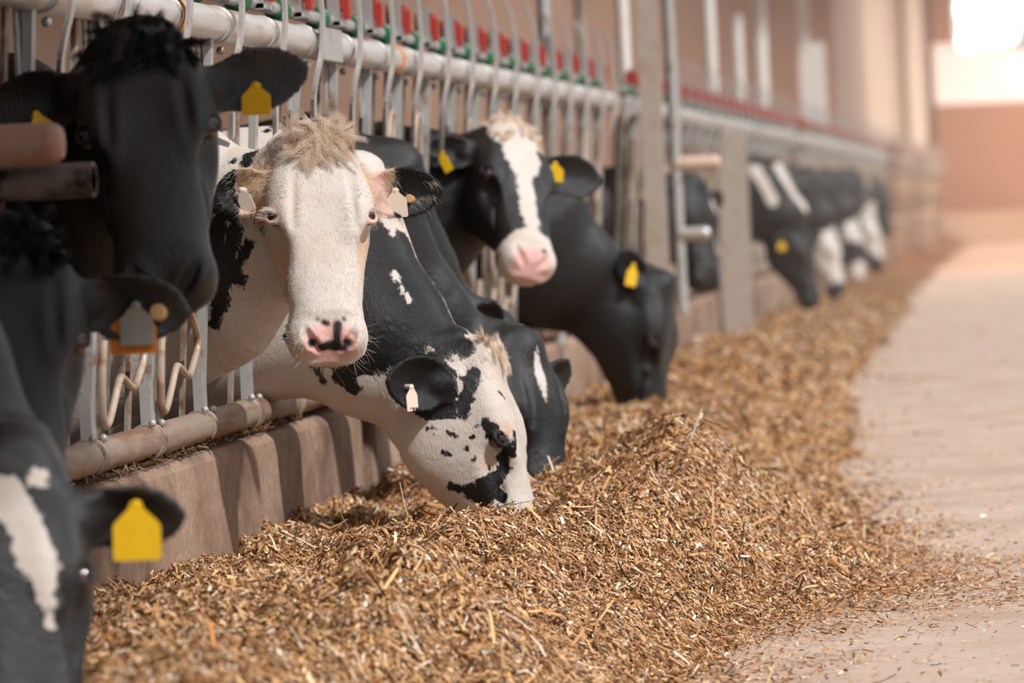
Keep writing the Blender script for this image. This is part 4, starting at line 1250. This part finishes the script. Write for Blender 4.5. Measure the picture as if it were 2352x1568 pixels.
def ear_hair(info, ei, n, length, rad, seed):
    r = np.random.default_rng(seed)
    O, A, C_, EL, EW, cup = info['ears'][ei]
    B = np.cross(C_, A)
    def mask(c, N):
        u = (c - O) @ A / EL
        return (np.linalg.norm(c - O - np.clip(u, 0, 1)[:, None] * A * EL, axis=1) < EW * 1.25) & (u > 0.02) & ((N @ C_ > 0.0) | (np.abs((c - O) @ B) > EW * 0.6))
    P, N, vi = surface_points(info, n, mask, r)
    u = (P - O) @ A / EL; v = (P - O) @ B / EW
    d = unit(A[None] * (0.35 + 0.5 * u)[:, None] + B[None] * (np.sign(v) * 0.5 * np.abs(v) - 0.15)[:, None] + N * 0.55 + r.normal(0, .28, (n, 3)) + np.array([0, 0, -0.35]))
    L = length * r.uniform(0.4, 1.3, n)
    t = np.linspace(0, 1, 6)[None, :, None]
    pts = P[:, None] + L[:, None, None] * (d[:, None] * t + np.array([0, 0, -0.35]) * t * t)
    tone = vnoise(u * 7 + 3 * ei, v * 5 + 9, 77)
    blackish = (info['mark'][vi] < 0) & (tone < 0.66)
    col = np.where(blackish[:, None], BLACK[r.integers(0, 3, n)], np.where((tone > 0.5)[:, None] & (u > 0.4)[:, None], WHITE[r.integers(0, 4, n)], CREAM[r.integers(0, 4, n)]))
    return hair_object('ear_hair', pts, np.full(n, rad), col, info['ob'], info['org'])

def whiskers(info, n, seed):
    r = np.random.default_rng(seed)
    def mask(c, N):
        l = local(info, c)
        return (l[:, 1] > 0.44) & ((np.abs(l[:, 0]) > 0.055) | (l[:, 2] < -0.12)) & (l[:, 1] < 0.56) & (np.abs(l[:, 0]) < .13)
    P, N, vi = surface_points(info, n, mask, r)
    d = unit(N + r.normal(0, .25, (n, 3)) + np.array([0, 0, -0.15]))
    L = r.uniform(0.012, 0.042, n)
    t = np.linspace(0, 1, 6)[None, :, None]
    bend = r.normal(0, 0.25, (n, 3))
    pts = P[:, None] + L[:, None, None] * (d[:, None] * t + bend[:, None] * t * t)
    return hair_object('whiskers', pts, np.full(n, 0.00028), WHITE[r.integers(0, 3, n)], info['ob'], info['org'])

def eyelashes(info, seed):
    r = np.random.default_rng(seed)
    ring = lid_ring(49)
    R = info['R']
    pts, n = [], 0
    for s in (-1, 1):
        up = [p for p in ring if (p - EYE)[1] < 0.004 and (p - EYE)[0] > -0.012]
        for p in up:
            for _ in range(5):
                q = (p + r.normal(0, 0.0012, 3)) * np.array([s, 1, 1])
                d = nrm(np.array([s * 0.75, -0.15, 0.55]) + r.normal(0, .16, 3))
                L = r.uniform(0.014, 0.026)
                t = np.linspace(0, 1, 6)
                loc = q[None] + L * (d[None] * t[:, None] + np.array([s * 0.3, 0.35, 0])[None] * (t * t)[:, None])
                pts.append(info['poll'] + info['hs'] * (loc @ R.T))
    pts = np.array(pts)
    return hair_object('eyelashes', pts, np.full(len(pts), 0.0003), WHITE[r.integers(0, 3, len(pts))], info['ob'], info['org'])

cw = COWS['white']
coat(cw, 80000, 0.0105, 0.00024, 1)
poll_tuft(cw, 85, 46, 0.044, 0.00026, TUFT, 2, cx=(-0.080, 0.068), cy=(-0.045, 0.03), curl=0.6, lift=0.32)
poll_tuft(cw, 46, 50, 0.080, 0.00026, TUFT[[0, 1, 3]], 3, cx=(-0.045, 0.035), cy=(0.0, 0.05), curl=0.30, lift=0.35)
ear_hair(cw, 0, 1100, 0.018, 0.00018, 5)
ear_hair(cw, 1, 1500, 0.020, 0.00018, 6)
whiskers(cw, 150, 8)
eyelashes(cw, 9)
ce = COWS['grazer']
coat(ce, 45000, 0.008, 0.0003, 11)
poll_tuft(ce, 70, 40, 0.042, 0.0004, TUFT[[0, 1, 3]], 12, cx=(-0.05, 0.05), cy=(-0.05, 0.02), curl=0.12, lift=0.05)
poll_tuft(COWS['front'], 60, 40, 0.065, 0.0006, BLACK, 13, cx=(-0.085, 0.085), cy=(-0.02, 0.07), curl=0.35, lift=0.12)
poll_tuft(COWS['lower'], 45, 35, 0.06, 0.0007, BLACK, 14, curl=0.5, lift=0.4)
poll_tuft(COWS['blaze'], 50, 35, 0.045, 0.0007, TUFT[[0, 1, 3]], 15, curl=0.3, lift=0.12)

# ------------------------------------------------------------------ hanging lamp and added fill lights
pl = at(2276, 48, 60.0)
L_ = empty('ceiling_lamp', tuple(pl), 'bright white tube lamp hanging high above the feed alley', 'lamp')
for i in range(4):
    b = MB(); zc = pl[2] + 0.36 - i * 0.20; x0 = pl[0] - 0.40 - 0.02 * (i % 2); x1 = pl[0] + 0.46 - 0.05 * i
    b.tube([(x0, 60, zc), (x0 + 0.03, 60, zc), (x1 - 0.03, 60, zc + 0.09), (x1, 60, zc + 0.09)], [0.06, 0.115, 0.115, 0.06], 16)
    b.build('lamp_tube', M['lamp'], L_, tuple(pl))
b = MB(); b.box((pl[0], 60.2, pl[2] + 0.08), (0.95, 0.06, 0.9)); b.build('lamp_housing', M['steel'], L_, tuple(pl))
for s in (-0.4, 0.4):
    b = MB(); b.tube([(pl[0] + s, 60.2, pl[2] + 0.5), (pl[0] + s, 60.2, 5.96)], 0.015, 8); b.build('hanger_rod', M['steel'], L_, tuple(pl))

def area(name, loc, size, power, col, rot=(0, 0, 0)):
    d = bpy.data.lights.new(name, 'AREA'); d.shape = 'RECTANGLE'; d.size, d.size_y = size
    d.energy = power; d.color = col
    o = bpy.data.objects.new(name, d); COL.objects.link(o); o.location = loc; o.rotation_euler = rot
    return o
for Y in (8, 20, 34, 48, 62, 76):
    area('barn_fill', (-7.5, Y, 5.2), (1.5, 8), max(20, 8 * Y - 80) * (1 if Y < 45 else 3.6), (1, 0.74, 0.58))  # warm fill added to lift the dark barn interior
for Y in (62, 74, 84):
    area('end_glow_fill', (1.5, Y, 5.8), (3, 3), 800, (1, 0.74, 0.58))  # warm fill added to imitate the glow on the end wall

# ------------------------------------------------------------------ dusty warm haze far down the barn
hb = MB(); hb.box((-3.4, 53.5, 2.6), (24.4, 68, 5.2))
hm = bpy.data.materials.new('dusty_air'); hm.use_nodes = True
nt = hm.node_tree
nt.nodes.remove(nt.nodes['Principled BSDF'])
vs = nt.nodes.new('ShaderNodeVolumeScatter')
vs.inputs['Color'].default_value = (1.0, 0.80, 0.70, 1)
vs.inputs['Density'].default_value = 0.0078
vs.inputs['Anisotropy'].default_value = 0.2
nt.links.new(vs.outputs[0], nt.nodes['Material Output'].inputs['Volume'])
hz_o = hb.build('dust_haze', hm, smooth=False)
props(hz_o, 'thin warm dusty haze hanging in the far part of the barn', 'haze', None, 'stuff')
